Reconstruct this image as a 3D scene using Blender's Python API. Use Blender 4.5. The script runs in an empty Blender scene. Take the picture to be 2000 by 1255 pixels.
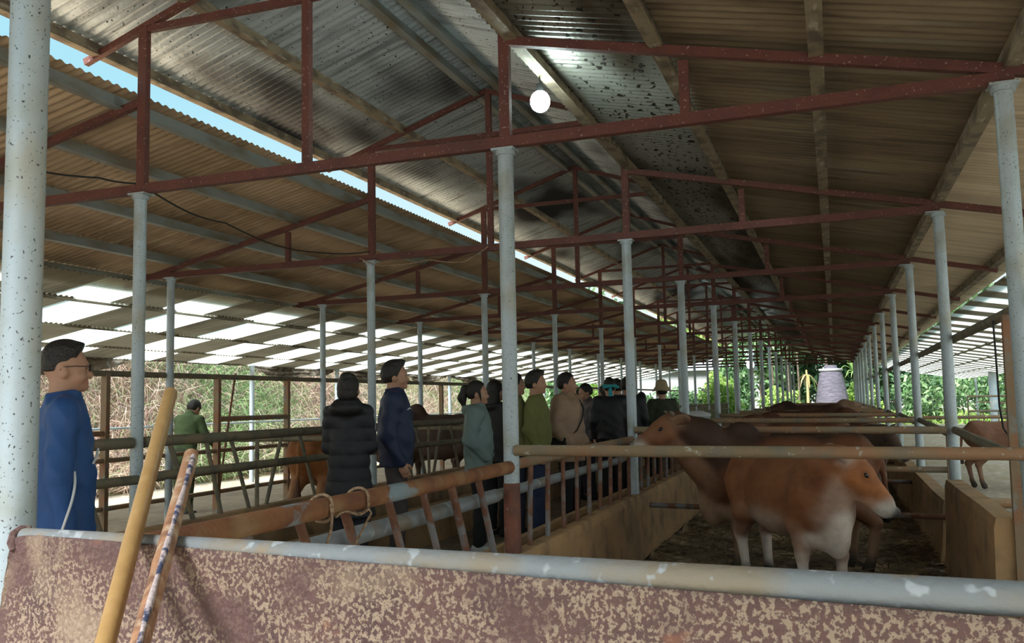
import bpy, bmesh, math, random
import numpy as np
from mathutils import Vector, Matrix
random.seed(7); RNG = np.random.default_rng(7)
SC = bpy.context.scene
COL = SC.collection
R = math.radians

# ---------------------------------------------------------------- camera, sky, exposure
cam_d = bpy.data.cameras.new('camera'); cam = bpy.data.objects.new('camera', cam_d); COL.objects.link(cam)
cam_d.sensor_width = 36; cam_d.lens = 1749.4 / 2000 * 36; cam_d.clip_end = 400; cam_d.clip_start = .05
yaw, pitch, roll = .3427, .0907, -.0216
f_ = Vector((-math.sin(yaw)*math.cos(pitch), math.cos(yaw)*math.cos(pitch), math.sin(pitch)))
r_ = Vector((math.cos(yaw), math.sin(yaw), 0)); u_ = r_.cross(f_)
r2 = r_*math.cos(roll) + u_*math.sin(roll); u2 = -r_*math.sin(roll) + u_*math.cos(roll)
cam.matrix_world = Matrix(((r2.x, u2.x, -f_.x, 0), (r2.y, u2.y, -f_.y, 0), (r2.z, u2.z, -f_.z, 1.33), (0, 0, 0, 1)))
SC.camera = cam
W = bpy.data.worlds.new('overcast_sky'); SC.world = W; W.use_nodes = True
bgn = W.node_tree.nodes['Background']
wt = W.node_tree
tc = wt.nodes.new('ShaderNodeTexCoord'); sx = wt.nodes.new('ShaderNodeSeparateXYZ'); cr = wt.nodes.new('ShaderNodeValToRGB')
wt.links.new(tc.outputs['Generated'], sx.inputs[0]); wt.links.new(sx.outputs['Z'], cr.inputs[0]); wt.links.new(cr.outputs[0], bgn.inputs[0])
cr.color_ramp.elements[0].color = (.95, 1, .98, 1); cr.color_ramp.elements[0].position = .03; cr.color_ramp.elements[1].color = (.40, .74, .88, 1)
cr.color_ramp.elements[1].position = .32
bgn.inputs[1].default_value = .46
sun_d = bpy.data.lights.new('hazy_sun', 'SUN'); sun_d.energy = 5.6; sun_d.angle = R(30); sun_d.color = (1, .985, .97)
sun = bpy.data.objects.new('hazy_sun', sun_d); COL.objects.link(sun); sun.rotation_euler = (R(38), R(-22), R(10))
SC.view_settings.view_transform = 'Standard'; SC.view_settings.look = 'None'
SC.view_settings.gamma = 1; SC.view_settings.use_curve_mapping = False
SC.view_settings.exposure = 1.25

# ---------------------------------------------------------------- helpers
ORD = ['nearest', 'second', 'third', 'fourth', 'fifth', 'sixth', 'seventh', 'eighth', 'ninth', 'tenth', 'eleventh', 'twelfth',
       'thirteenth', 'fourteenth', 'fifteenth', 'sixteenth', 'seventeenth', 'eighteenth', 'nineteenth', 'twentieth']
def nth(i):
    if i < 20: return ORD[i]
    t = ['', '', 'twenty', 'thirty', 'forty'][(i+1)//10]; u = (i+1) % 10
    if u == 0: return {'twenty': 'twentieth', 'thirty': 'thirtieth', 'forty': 'fortieth'}[t]
    return t + '-' + ['', 'first', 'second', 'third', 'fourth', 'fifth', 'sixth', 'seventh', 'eighth', 'ninth'][u]

def tag(o, label=None, cat=None, group=None, kind=None):
    if label: o['label'] = label
    if cat: o['category'] = cat
    if group: o['group'] = group
    if kind: o['kind'] = kind
    return o
def empty(name, loc=(0, 0, 0), rz=0):
    o = bpy.data.objects.new(name, None); o.location = loc; o.rotation_euler = (0, 0, rz); o.empty_display_size = .1
    COL.objects.link(o); return o
def link(name, me, parent=None):
    o = bpy.data.objects.new(name, me); COL.objects.link(o)
    if parent is not None: o.parent = parent
    return o
def copy_tree(o, parent=None):
    c = o.copy(); COL.objects.link(c); c.parent = parent
    for ch in list(o.children): copy_tree(ch, c)
    return c

class MB:
    def __init__(s): s.v = []; s.f = []; s.sm = []; s.mi = []
    def add(s, vs, fs, smooth=False, mi=0):
        b = len(s.v); s.v += [tuple(p) for p in vs]
        for f in fs: s.f.append(tuple(b+i for i in f)); s.sm.append(smooth); s.mi.append(mi)
    def box(s, c, d, rz=0, mi=0):
        cx, cy, cz = c; a, b, h = d[0]/2, d[1]/2, d[2]/2; co, si = math.cos(rz), math.sin(rz)
        vs = [(cx+x*co-y*si, cy+x*si+y*co, cz+z) for x in (-a, a) for y in (-b, b) for z in (-h, h)]
        s.add(vs, [(0,1,3,2),(4,6,7,5),(0,4,5,1),(2,3,7,6),(0,2,6,4),(1,5,7,3)], mi=mi)
    def beam(s, a, b, w, h, up=(0, 0, 1), mi=0):
        a = Vector(a); b = Vector(b); t = (b-a).normalized(); u = Vector(up)
        if abs(t.dot(u)) > .95: u = Vector((0, 1, 0))
        x = t.cross(u).normalized(); y = x.cross(t)
        vs = [p + x*sx_*w/2 + y*sy_*h/2 for p in (a, b) for sx_, sy_ in ((-1,-1),(1,-1),(1,1),(-1,1))]
        s.add(vs, [(3,2,1,0),(4,5,6,7),(0,1,5,4),(1,2,6,5),(2,3,7,6),(3,0,4,7)], mi=mi)
    def tube(s, pts, r, n=12, caps=True, mi=0, closed=False):
        P = [Vector(p) for p in pts]; m = len(P)
        rs = r if isinstance(r, (list, tuple)) else [r]*m
        t = (P[1]-P[0]).normalized(); u = Vector((0, 0, 1)) if abs(t.z) < .9 else Vector((1, 0, 0))
        x = t.cross(u).normalized(); vs = []
        for i in range(m):
            if closed: tt = (P[(i+1) % m]-P[i-1]).normalized()
            else: tt = (P[min(i+1, m-1)]-P[max(i-1, 0)]).normalized()
            x = (x - tt*x.dot(tt)).normalized(); y = tt.cross(x)
            for k in range(n):
                a = 2*math.pi*k/n; vs.append(P[i]+(x*math.cos(a)+y*math.sin(a))*rs[i])
        fs = []
        for i in range(m if closed else m-1):
            j = (i+1) % m
            for k in range(n): fs.append((i*n+k, i*n+(k+1) % n, j*n+(k+1) % n, j*n+k))
        s.add(vs, fs, True, mi)
        if caps and not closed:
            s.add(vs[:n], [tuple(range(n))[::-1]], False, mi); s.add(vs[(m-1)*n:], [tuple(range(n))], False, mi)
    def ball(s, c, r, n=12, m=8, mi=0):
        rx, ry, rz = r if isinstance(r, (list, tuple)) else (r, r, r); vs = [(c[0], c[1], c[2]-rz)]
        for i in range(1, m):
            a = -math.pi/2+math.pi*i/m
            for k in range(n): b = 2*math.pi*k/n; vs.append((c[0]+rx*math.cos(a)*math.cos(b), c[1]+ry*math.cos(a)*math.sin(b), c[2]+rz*math.sin(a)))
        vs.append((c[0], c[1], c[2]+rz)); fs = [(0, 1+(k+1) % n, 1+k) for k in range(n)]
        for i in range(m-2):
            for k in range(n): fs.append((1+i*n+k, 1+i*n+(k+1) % n, 1+(i+1)*n+(k+1) % n, 1+(i+1)*n+k))
        L = len(vs)-1; fs += [(L, 1+(m-2)*n+k, 1+(m-2)*n+(k+1) % n) for k in range(n)]
        s.add(vs, fs, True, mi)
    def mesh(s, name, mats):
        me = bpy.data.meshes.new(name); me.from_pydata(s.v, [], s.f)
        for m in (mats if isinstance(mats, (list, tuple)) else [mats]): me.materials.append(m)
        me.polygons.foreach_set('use_smooth', s.sm); me.polygons.foreach_set('material_index', s.mi); me.update(); return me
    def build(s, name, mats, parent=None):
        return link(name, s.mesh(name, mats), parent)

# ---------------------------------------------------------------- materials
def mat(name, base, rough=.7, metal=0., layers=(), bump=0., bscale=30, spec=.5, attr=None, coord='Object', trans=0.):
    m = bpy.data.materials.new(name); m.use_nodes = True; nt = m.node_tree; N = nt.nodes; L = nt.links
    bs = N['Principled BSDF']; bs.inputs['Roughness'].default_value = rough; bs.inputs['Metallic'].default_value = metal
    bs.inputs['Specular IOR Level'].default_value = spec
    t = N.new('ShaderNodeTexCoord')
    if attr:
        a = N.new('ShaderNodeAttribute'); a.attribute_name = attr; cur = a.outputs['Color']
    else:
        c = N.new('ShaderNodeRGB'); c.outputs[0].default_value = (*base, 1); cur = c.outputs[0]
    for ly in layers:   # (colour, scale(xyz or float), lo, hi, detail, amount)
        colr, scl, lo, hi = ly[:4]; det = ly[4] if len(ly) > 4 else 4; amt = ly[5] if len(ly) > 5 else 1
        mp = N.new('ShaderNodeMapping'); L.new(t.outputs[coord], mp.inputs[0])
        mp.inputs['Scale'].default_value = scl if isinstance(scl, tuple) else (scl,)*3
        mp.inputs['Location'].default_value = (random.random()*9,)*3
        nz = N.new('ShaderNodeTexNoise'); nz.inputs['Scale'].default_value = 1; nz.inputs['Detail'].default_value = det
        L.new(mp.outputs[0], nz.inputs['Vector'])
        rg = N.new('ShaderNodeMapRange'); rg.inputs[1].default_value = lo; rg.inputs[2].default_value = hi; rg.inputs[4].default_value = amt
        L.new(nz.outputs[0], rg.inputs[0])
        mx = N.new('ShaderNodeMix'); mx.data_type = 'RGBA'
        if len(ly) > 6: mx.blend_type = ly[6]
        L.new(rg.outputs[0], mx.inputs[0]); L.new(cur, mx.inputs[6]); mx.inputs[7].default_value = (*colr, 1); cur = mx.outputs[2]
    L.new(cur, bs.inputs['Base Color'])
    if bump:
        nz = N.new('ShaderNodeTexNoise'); nz.inputs['Scale'].default_value = bscale; nz.inputs['Detail'].default_value = 5
        L.new(t.outputs[coord], nz.inputs['Vector']); bp = N.new('ShaderNodeBump'); bp.inputs['Strength'].default_value = bump; bp.inputs['Distance'].default_value = .02
        L.new(nz.outputs[0], bp.inputs['Height']); L.new(bp.outputs[0], bs.inputs['Normal'])
    if trans:
        tr = N.new('ShaderNodeBsdfTranslucent'); L.new(cur, tr.inputs[0]); ms = N.new('ShaderNodeMixShader'); ms.inputs[0].default_value = trans
        L.new(bs.outputs[0], ms.inputs[1]); L.new(tr.outputs[0], ms.inputs[2]); L.new(ms.outputs[0], N['Material Output'].inputs[0])
    return m
M = {}
M['galv'] = mat('galvanised_steel', (.43, .51, .56), .5, .25, [((.36, .40, .38), 6, .45, .65), ((.42, .38, .28), (9, 9, 3), .55, .75, 4, .6), ((.07, .07, .07), 120, .65, .69, 2)], .1, 40)
M['galv_clean'] = mat('galvanised_rail', (.27, .31, .34), .5, .25, [((.20, .18, .14), 4, .5, .65), ((.45, .49, .52), 16, .62, .7), ((.30, .17, .08), (2, 9, 9), .55, .75, 4, .6)], .15, 40)
M['galv_front'] = mat('worn_front_rail', (.22, .245, .26), .7, .05, [((.25, .215, .16), (5, 9, 5), .42, .58), ((.38, .42, .45), 26, .60, .66, 2), ((.27, .22, .16), 14, .58, .68)], .25, 60)
M['red'] = mat('red_oxide_paint', (.135, .042, .03), .62, 0, [((.10, .032, .025), 7, .4, .65), ((.33, .23, .19), 60, .66, .70, 2, .8)], .15, 60)
M['redbase'] = mat('red_oxide_on_pipe', (.22, .075, .045), .6, 0, [((.12, .05, .035), 8, .4, .6), ((.45, .43, .42), 14, .66, .72)], .15, 60)
M['rust'] = mat('rusty_pipe', (.30, .13, .055), .75, 0, [((.20, .08, .04), 9, .4, .65), ((.27, .35, .40), (6, 4, 6), .57, .62), ((.36, .22, .11), 5, .5, .7)], .25, 70)
M['rustbar'] = mat('rusty_bar', (.17, .075, .045), .75, 0, [((.20, .20, .21), 7, .5, .6), ((.25, .12, .07), 12, .55, .7)], .25, 70)
M['dirtrail'] = mat('dusty_pipe', (.30, .22, .13), .7, .0, [((.36, .20, .11), (3, 3, 3), .45, .6), ((.50, .47, .40), 30, .64, .7, 2), ((.22, .20, .16), 6, .5, .7)], .15, 50)
M['greenrail'] = mat('dusty_dark_pipe', (.19, .17, .12), .7, 0, [((.24, .19, .12), 5, .45, .6), ((.13, .12, .09), 9, .5, .65)], .15, 50)
M['purlin_g'] = mat('grey_purlin', (.28, .31, .30), .5, .35, [((.20, .17, .12), (6, 2, 6), .45, .65)], .1, 40)
M['purlin_b'] = mat('dirty_purlin', (.26, .21, .14), .75, 0, [((.13, .10, .07), (9, 5, 9), .45, .6), ((.42, .38, .30), (25, 8, 25), .6, .68, 3, .7)], .2, 40)
def roofmat(name, base, rough, metal, layers, bump=.25):
    m = mat(name, base, rough, metal, layers, 0); nt = m.node_tree; N = nt.nodes; L = nt.links
    t = N.new('ShaderNodeTexCoord'); v = N.new('ShaderNodeTexVoronoi'); v.inputs['Scale'].default_value = 38; L.new(t.outputs['Object'], v.inputs['Vector'])
    b = N.new('ShaderNodeBump'); b.inputs['Strength'].default_value = bump; b.inputs['Distance'].default_value = .006
    L.new(v.outputs['Distance'], b.inputs['Height']); L.new(b.outputs[0], N['Principled BSDF'].inputs['Normal']); return m
M['roof_left'] = roofmat('dusty_tan_foil', (.60, .44, .285), .5, 0, [((.27, .18, .10), (1.2, .5, 1.2), .42, .7), ((.68, .53, .36), (1.5, 12, 1.5), .5, .75, 3, .6), ((.20, .14, .09), (2, 20, 2), .55, .75, 2, .6)])
M['roof_right'] = roofmat('dusty_brown_foil', (.21, .16, .105), .5, .1, [((.32, .25, .165), (.7, 3, .7), .45, .7), ((.07, .052, .037), (1.5, 14, 1.5), .5, .72, 3, .7), ((.30, .30, .27), (.8, 9, .8), .62, .75, 3, .6)])
M['roof_mid'] = roofmat('silver_foil', (.86, .95, 1.0), .40, .6, [((.13, .13, .135), (1.1, .35, 1.1), .48, .62, 2), ((.16, .17, .17), (1.5, 14, 1.5), .5, .75, 3, .7), ((.06, .055, .05), 45, .66, .70, 2)])
M['roof_spotty'] = roofmat('spotted_silver_foil', (.36, .37, .33), .42, .5, [((.10, .085, .06), (1.6, .35, 1.6), .42, .62, 3), ((.035, .03, .025), 26, .60, .64, 2)])
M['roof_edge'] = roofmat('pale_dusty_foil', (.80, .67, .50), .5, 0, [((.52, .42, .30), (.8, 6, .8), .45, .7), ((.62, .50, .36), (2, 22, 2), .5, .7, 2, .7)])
M['roof_out'] = mat('corrugated_outer_steel', (.45, .50, .52), .5, .5, [((.35, .25, .18), 1.5, .5, .7)])
M['lean'] = mat('old_fibre_sheet', (.27, .245, .175), .85, 0, [((.15, .13, .09), (1.5, 1, 1), .4, .65), ((.27, .25, .18), (1, 10, 1), .5, .7)], .1, 40, trans=.12)
m = bpy.data.materials.new('translucent_sheet'); m.use_nodes = True; nt = m.node_tree; N = nt.nodes
bs = N['Principled BSDF']; bs.inputs['Base Color'].default_value = (.85, .88, .80, 1); bs.inputs['Roughness'].default_value = .4
tr = N.new('ShaderNodeBsdfTranslucent'); tr.inputs[0].default_value = (.96, .97, .90, 1); tp = N.new('ShaderNodeBsdfTransparent'); tp.inputs[0].default_value = (.95, .97, .90, 1)
m1 = N.new('ShaderNodeMixShader'); m1.inputs[0].default_value = .85; m2 = N.new('ShaderNodeMixShader'); m2.inputs[0].default_value = .12
nt.links.new(bs.outputs[0], m1.inputs[1]); nt.links.new(tr.outputs[0], m1.inputs[2]); nt.links.new(m1.outputs[0], m2.inputs[1]); nt.links.new(tp.outputs[0], m2.inputs[2])
nt.links.new(m2.outputs[0], N['Material Output'].inputs[0]); M['clear'] = m
M['conc'] = mat('stained_concrete', (.36, .23, .125), .85, 0, [((.45, .27, .13), 2.5, .4, .65), ((.22, .14, .08), 5, .5, .7), ((.36, .30, .22), 20, .62, .72, 3, .6)], .35, 25)
M['conc2'] = mat('brown_concrete_floor', (.20, .155, .11), .85, 0, [((.14, .10, .07), 1.8, .4, .65), ((.28, .22, .16), 9, .55, .7)], .3, 14)
M['mud'] = mat('trodden_mud_straw', (.20, .145, .095), .85, 0, [((.46, .36, .23), 2.2, .52, .62), ((.06, .043, .03), 6, .5, .62), ((.26, .20, .12), 30, .6, .7)], .9, 18)
M['ground'] = mat('pale_earth_yard', (.34, .30, .25), .95, 0, [((.30, .25, .17), 1.2, .4, .65), ((.5, .44, .35), 8, .5, .7)], .3, 6)
M['hill'] = mat('dry_bank_earth', (.26, .17, .10), .95, 0, [((.16, .22, .07), .8, .5, .62), ((.36, .28, .18), 3, .5, .7)], .5, 5)
def blade_mat(name):
    return mat(name, (1, 1, 1), .8, 0, (), attr='Col', trans=.3)
M['blade'] = blade_mat('dry_and_green_blades')
M['leaf'] = blade_mat('leaves')
M['bark'] = mat('bark', (.16, .13, .09), .9, 0, [((.08, .06, .04), 6, .4, .6)], .4, 12)
M['skin'] = mat('skin_tone', (1, 1, 1), .5, 0, (), attr='Col')
M['cloth'] = mat('cloth', (1, 1, 1), .85, 0, [((.85, .85, .85), 25, .4, .7, 4, .5, 'MULTIPLY')], attr='Col', bump=.12, bscale=90)
M['shell'] = mat('nylon_shell', (1, 1, 1), .6, 0, (), attr='Col', bump=.1, bscale=30)
M['hair'] = mat('black_hair', (.012, .010, .009), .5, 0, [((.03, .025, .02), (30, 30, 90), .5, .7)], .4, 90)
M['hide'] = mat('cattle_hide', (1, 1, 1), .72, 0, [((.55, .48, .45), 4, .5, .68, 4, .7, 'MULTIPLY'), ((.75, .72, .70), 18, .45, .65, 4, .5, 'MULTIPLY')], attr='Col', bump=.12, bscale=80)
M['eye'] = mat('dark_eye', (.008, .006, .005), .12)
M['horn'] = mat('horn', (.16, .13, .09), .45, 0, [((.05, .04, .035), 12, .45, .6)])
M['black'] = mat('black_rubber', (.012, .012, .012), .6)
M['white'] = mat('white_trim', (.75, .78, .80), .6)
M['bamboo'] = mat('bamboo', (.40, .245, .095), .38, 0, [((.33, .19, .07), (20, 20, 2), .5, .7, 4, .6), ((.48, .32, .14), (30, 30, 1.5), .5, .65, 4, .4)], .1, 60)
M['bamboo2'] = mat('weathered_bamboo', (.38, .20, .11), .6, 0, [((.20, .10, .06), (22, 22, 3), .5, .65), ((.50, .36, .24), (30, 30, 2), .52, .65)], .3, 60)
M['rope'] = mat('pale_rope', (.42, .29, .18), .9, 0, [((.25, .16, .10), 80, .45, .6)], .4, 200)
M['tarp'] = mat('torn_brown_tarp', (.20, .15, .10), .7, 0, [((.34, .31, .27), (4, 12, 4), .5, .62), ((.10, .07, .05), 6, .5, .7)], .5, 14, trans=.25)
M['tower'] = mat('weathered_grey_tower', (.085, .078, .10), .9, 0, [((.14, .125, .155), (3, 3, 28), .45, .6), ((.045, .042, .05), (4, 4, 34), .58, .68)], .5, 20)
M['pale'] = mat('pale_render', (.42, .43, .44), .85, 0, [((.34, .32, .32), .8, .45, .65)])
M['bluepost'] = mat('blue_white_paint', (.50, .60, .72), .6, 0, [((.68, .72, .76), 4, .5, .6)])
M['tin'] = mat('tin_roof', (.36, .40, .44), .5, .3, [((.5, .52, .55), (2, 12, 2), .5, .6)])
M['straw'] = mat('fodder', (.40, .27, .11), .9, 0, [((.24, .15, .06), 14, .45, .6)], .7, 30)
# ---------------------------------------------------------------- sculpting: smooth union of round shapes -> one continuous surface
def cap(a, b, ra, rb=None, col=(.5, .5, .5), k=.03): return dict(t='c', a=np.array(a, float), b=np.array(b, float), ra=ra, rb=ra if rb is None else rb, col=col, k=k)
def ell(c, r, col=(.5, .5, .5), k=.03, m=None): return dict(t='e', c=np.array(c, float), r=np.array(r, float), col=col, k=k, m=m)
def pd(p, P):
    if p['t'] == 'c':
        ab = p['b']-p['a']; L = ab@ab+1e-12; h = np.clip(((P-p['a'])@ab)/L, 0, 1)
        return np.linalg.norm(P-p['a']-h[..., None]*ab, axis=-1) - (p['ra']+(p['rb']-p['ra'])*h)
    q = P-p['c']
    if p['m'] is not None: q = q@p['m']
    k0 = np.linalg.norm(q/p['r'], axis=-1); k1 = np.linalg.norm(q/(p['r']**2), axis=-1)+1e-9
    return np.where(k0 < .05, -p['r'].min(), k0*(k0-1)/k1)
def pbb(p):
    if p['t'] == 'c':
        r = max(p['ra'], p['rb']); return np.minimum(p['a'], p['b'])-r, np.maximum(p['a'], p['b'])+r
    r = p['r'] if p['m'] is None else np.full(3, p['r'].max()); return p['c']-r, p['c']+r
def sdf_mesh(name, prims, vox, material, zmin=None, zmax=None, disp=None, blur=.025, planes=()):
    lo = np.min([pbb(p)[0] for p in prims], axis=0)-3*vox; hi = np.max([pbb(p)[1] for p in prims], axis=0)+3*vox
    n = np.ceil((hi-lo)/vox).astype(int)+1
    D = np.full(n, .5, np.float32)
    ax = [lo[i]+vox*np.arange(n[i]) for i in range(3)]
    for p in prims:
        a, b = pbb(p); pad = p['k']+3*vox
        i0 = np.maximum(((a-pad-lo)/vox).astype(int), 0); i1 = np.minimum(((b+pad-lo)/vox).astype(int)+2, n)
        g = np.stack(np.meshgrid(*[ax[i][i0[i]:i1[i]] for i in range(3)], indexing='ij'), -1)
        d = pd(p, g); sl = tuple(slice(i0[i], i1[i]) for i in range(3)); o = D[sl]; k = p['k']
        h = np.clip(.5+.5*(o-d)/k, 0, 1); D[sl] = o*(1-h)+d*h - k*h*(1-h)
    if disp is not None or zmin is not None or zmax is not None or planes:
        g = np.stack(np.meshgrid(*ax, indexing='ij'), -1)
        if disp is not None: D = D+disp(g)
        if zmin is not None: D = np.maximum(D, zmin-g[..., 2])
        if zmax is not None: D = np.maximum(D, g[..., 2]-zmax)
        for (pt, nr) in planes: D = np.maximum(D, (g-np.array(pt))@np.array(nr))
        del g
    S = D < 0
    nx, ny, nz = n-1
    cnt = np.zeros((nx, ny, nz), np.float32); acc = np.zeros((nx, ny, nz, 3), np.float32)
    offs = [(0,0,0),(1,0,0),(0,1,0),(1,1,0),(0,0,1),(1,0,1),(0,1,1),(1,1,1)]
    for i, a in enumerate(offs):
        for j, b in enumerate(offs):
            if j > i and sum(abs(a[q]-b[q]) for q in range(3)) == 1:
                da = D[a[0]:a[0]+nx, a[1]:a[1]+ny, a[2]:a[2]+nz]; db = D[b[0]:b[0]+nx, b[1]:b[1]+ny, b[2]:b[2]+nz]
                c = (da < 0) != (db < 0); t = np.where(c, da/(da-db+1e-12), 0)
                cnt += c
                for q in range(3): acc[..., q] += np.where(c, a[q]+t*(b[q]-a[q]), 0)
    act = cnt > 0; idx = -np.ones(act.shape, int); idx[act] = np.arange(act.sum())
    V = (acc[act]/cnt[act][:, None]+np.argwhere(act))*vox+lo
    F = []
    for axn in range(3):
        b_, c_ = [(1, 2), (2, 0), (0, 1)][axn]
        s0 = [slice(None)]*3; s1 = [slice(None)]*3; s0[axn] = slice(0, -1); s1[axn] = slice(1, None)
        A = S[tuple(s0)]; B = S[tuple(s1)]; e = np.argwhere(A != B)
        ok = (e[:, b_] > 0) & (e[:, c_] > 0) & (e[:, b_] < n[b_]-1) & (e[:, c_] < n[c_]-1); e = e[ok]
        fl = A[e[:, 0], e[:, 1], e[:, 2]]
        def ci(db, dc):
            q = e.copy(); q[:, b_] -= db; q[:, c_] -= dc; return idx[q[:, 0], q[:, 1], q[:, 2]]
        Q = np.stack([ci(1, 1), ci(0, 1), ci(0, 0), ci(1, 0)], 1); Q[~fl] = Q[~fl][:, ::-1]; F.append(Q)
    F = np.concatenate(F); F = F[(F >= 0).all(1)]
    me = bpy.data.meshes.new(name); me.from_pydata(V.tolist(), [], F.tolist())
    num = np.zeros((len(V), 3)); den = np.zeros(len(V))+1e-12
    for p in prims:
        w = np.exp(-np.clip(pd(p, V), -.01, 1)/blur*3); w *= p.get('w', 1)
        num += w[:, None]*np.array(p['col']); den += w
    C4 = np.ones((len(V), 4), np.float32); C4[:, :3] = num/den[:, None]
    at_ = me.color_attributes.new('Col', 'FLOAT_COLOR', 'POINT'); at_.data.foreach_set('color', C4.ravel())
    me.polygons.foreach_set('use_smooth', [True]*len(me.polygons)); me.materials.append(material); me.update()
    return me
def join_meshes(name, ms):
    bm = bmesh.new()
    for m_ in ms: bm.from_mesh(m_)
    me = bpy.data.meshes.new(name); bm.to_mesh(me); bm.free(); me.materials.append(ms[0].materials[0])
    return me

def frame(dirv, up=(0, 0, 1)):
    u = np.array(dirv, float); u /= np.linalg.norm(u); w = np.cross(np.array(up, float), u); w /= np.linalg.norm(w); v = np.cross(u, w)
    return np.stack([u, w, v], 1)      # columns: forward, left, up

# ---------------------------------------------------------------- cattle
def cow(loc, heading, poll, hdir, s=1., coat=(.30, .11, .035), dark=(.05, .02, .012), pale=(.62, .50, .40), vox=.017, label='', hump=1., hornlen=.07, group=None, neckdark=.0, darkback=.0, face=None, sz=1., hs=1.):
    """poll: world position of the top of the head; hdir: world direction of the muzzle"""
    rz = R(heading); co, si = math.cos(rz), math.sin(rz)
    def loc_(p, vec=False):
        q = np.array(p, float)
        if not vec: q = (q-np.array(loc))
        return np.array([q[0]*co+q[1]*si, -q[0]*si+q[1]*co, q[2]])/(1 if vec else np.array((s, s, s*sz)))
    P = []; C = lambda k: tuple(k)
    mixc = lambda a, b, t: tuple(a[i]*(1-t)+b[i]*t for i in range(3))
    back = mixc(coat, dark, darkback); bel = mixc(coat, pale, .55)
    E = lambda *a, **k: P.append(ell(*a, **k)); K = lambda *a, **k: P.append(cap(*a, **k))
    E((-.05, 0, .79), (.60, .255, .30), coat, k=.05); E((.36, 0, .76), (.26, .20, .29), coat, k=.08); E((-.54, 0, .87), (.25, .225, .23), coat, k=.08)
    E((-.05, 0, .64), (.42, .235, .19), bel, k=.08)
    K((.32, 0, 1.0), (-.15, 0, .985), .11, .10, back, k=.07); K((-.15, 0, .985), (-.62, 0, 1.015), .10, .10, back, k=.07)
    E((.30, 0, 1.08), (.16, .075, .10*hump+.02), mixc(coat, dark, max(darkback, .2)), k=.06)
    for sd in (-1, 1):
        K((-.62, .12*sd, 1.0), (-.74, .10*sd, .93), .07, .06, coat, k=.06)
        K((.38, .13*sd, .80), (.31, .155*sd, .60), .115, .075, coat, k=.06)
        fx = .03*sd
        K((.31+fx*0, .15*sd, .60), (.35+fx, .135*sd, .36), .075, .047, mixc(coat, pale, .25), k=.04)
        K((.35+fx, .135*sd, .36), (.345+fx, .13*sd, .12), .043, .032, pale, k=.03); K((.345+fx, .13*sd, .11), (.375+fx, .13*sd, .035), .036, .05, (.05, .04, .03), k=.02)
        K((-.52, .12*sd, .84), (-.44, .165*sd, .62), .17, .11, coat, k=.06)
        hx = -.05*sd
        K((-.44, .165*sd, .62), (-.66+hx, .135*sd, .40), .10, .055, mixc(coat, pale, .2), k=.05)
        K((-.66+hx, .135*sd, .40), (-.62+hx, .125*sd, .13), .047, .034, pale, k=.03); K((-.62+hx, .125*sd, .12), (-.585+hx, .125*sd, .035), .037, .05, (.05, .04, .03), k=.02)
    K((-.80, 0, .98), (-.84, 0, .60), .028, .018, coat, k=.03); K((-.84, 0, .60), (-.83, 0, .42), .02, .035, dark, k=.03)
    h0 = loc_(poll); u = loc_(hdir, True); F_ = frame(u); u, w, v = F_[:, 0], F_[:, 1], F_[:, 2]
    H = lambda a, b, c: h0+(u*a+w*b+v*c)*hs
    ncol = mixc(coat, dark, neckdark); fcol = face or coat
    nb = np.array((.42, 0, .90)); mid = (nb+H(-.04, 0, -.05))/2+np.array((0, 0, .03))
    K(nb, mid, .20, .155, ncol, k=.08); K(mid, H(-.02, 0, -.05), .155, .105, ncol, k=.07)
    nl = np.array((.50, 0, .70)); K(nl, H(.10, 0, -.16), .15, .07, mixc(coat, pale, .35), k=.08)
    E((.55, 0, .56), (.13, .075, .20), pale, k=.08); P[-1]['w'] = 2.5; E((.38, 0, .50), (.18, .13, .10), pale, k=.07); P[-1]['w'] = 2.5
    # head
    n0_ = len(P)
    K(H(0, 0, -.05), H(.13, 0, -.035), .088, .082, fcol, k=.04); K(H(.10, 0, -.03), H(.33, 0, -.045), .078, .052, fcol, k=.04)
    E(H(.05, 0, .0), (.07, .08, .06), fcol, k=.03, m=F_)
    K(H(.06, 0, -.12), H(.32, 0, -.105), .062, .038, mixc(fcol, pale, .3), k=.05)
    for sd in (-1, 1):
        K(H(.10, .05*sd, -.08), H(.20, .035*sd, -.08), .055, .04, fcol, k=.04)
        P.append(ell(H(.135, .072*sd, -.02), (.036, .02, .026), mixc(fcol, dark, .6), k=.02, m=F_))
        R_ = frame(w*sd*.85 - u*.5 - v*.05, up=v); P.append(ell(H(-.045, .165*sd, -.02), (.105, .020, .05), mixc(coat, pale, .8), k=.015, m=R_)); P[-1]['w'] = 3; P.append(ell(H(-.075, .21*sd, -.03), (.035, .024, .022), dark, k=.01, m=R_)); P[-1]['w'] = 2
    E(H(.372, 0, -.075), (.058, .058, .058), (.72, .67, .62), k=.03, m=F_); E(H(.418, 0, -.055), (.034, .044, .036), (.045, .04, .042), k=.01, m=F_)
    P[-2]['w'] = 4; P[-1]['w'] = 9
    for p_ in P[n0_:]:
        if p_['t'] == 'c': p_['ra'] *= hs; p_['rb'] *= hs
        else: p_['r'] = p_['r']*hs
    P[-1]['w'] = 9
    me = sdf_mesh('body', P, vox, M['hide'], blur=.038)
    root = empty('cow', loc, rz); root.scale = (s, s, s*sz); tag(root, label, 'cow', group)
    link('body', me, root)
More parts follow.
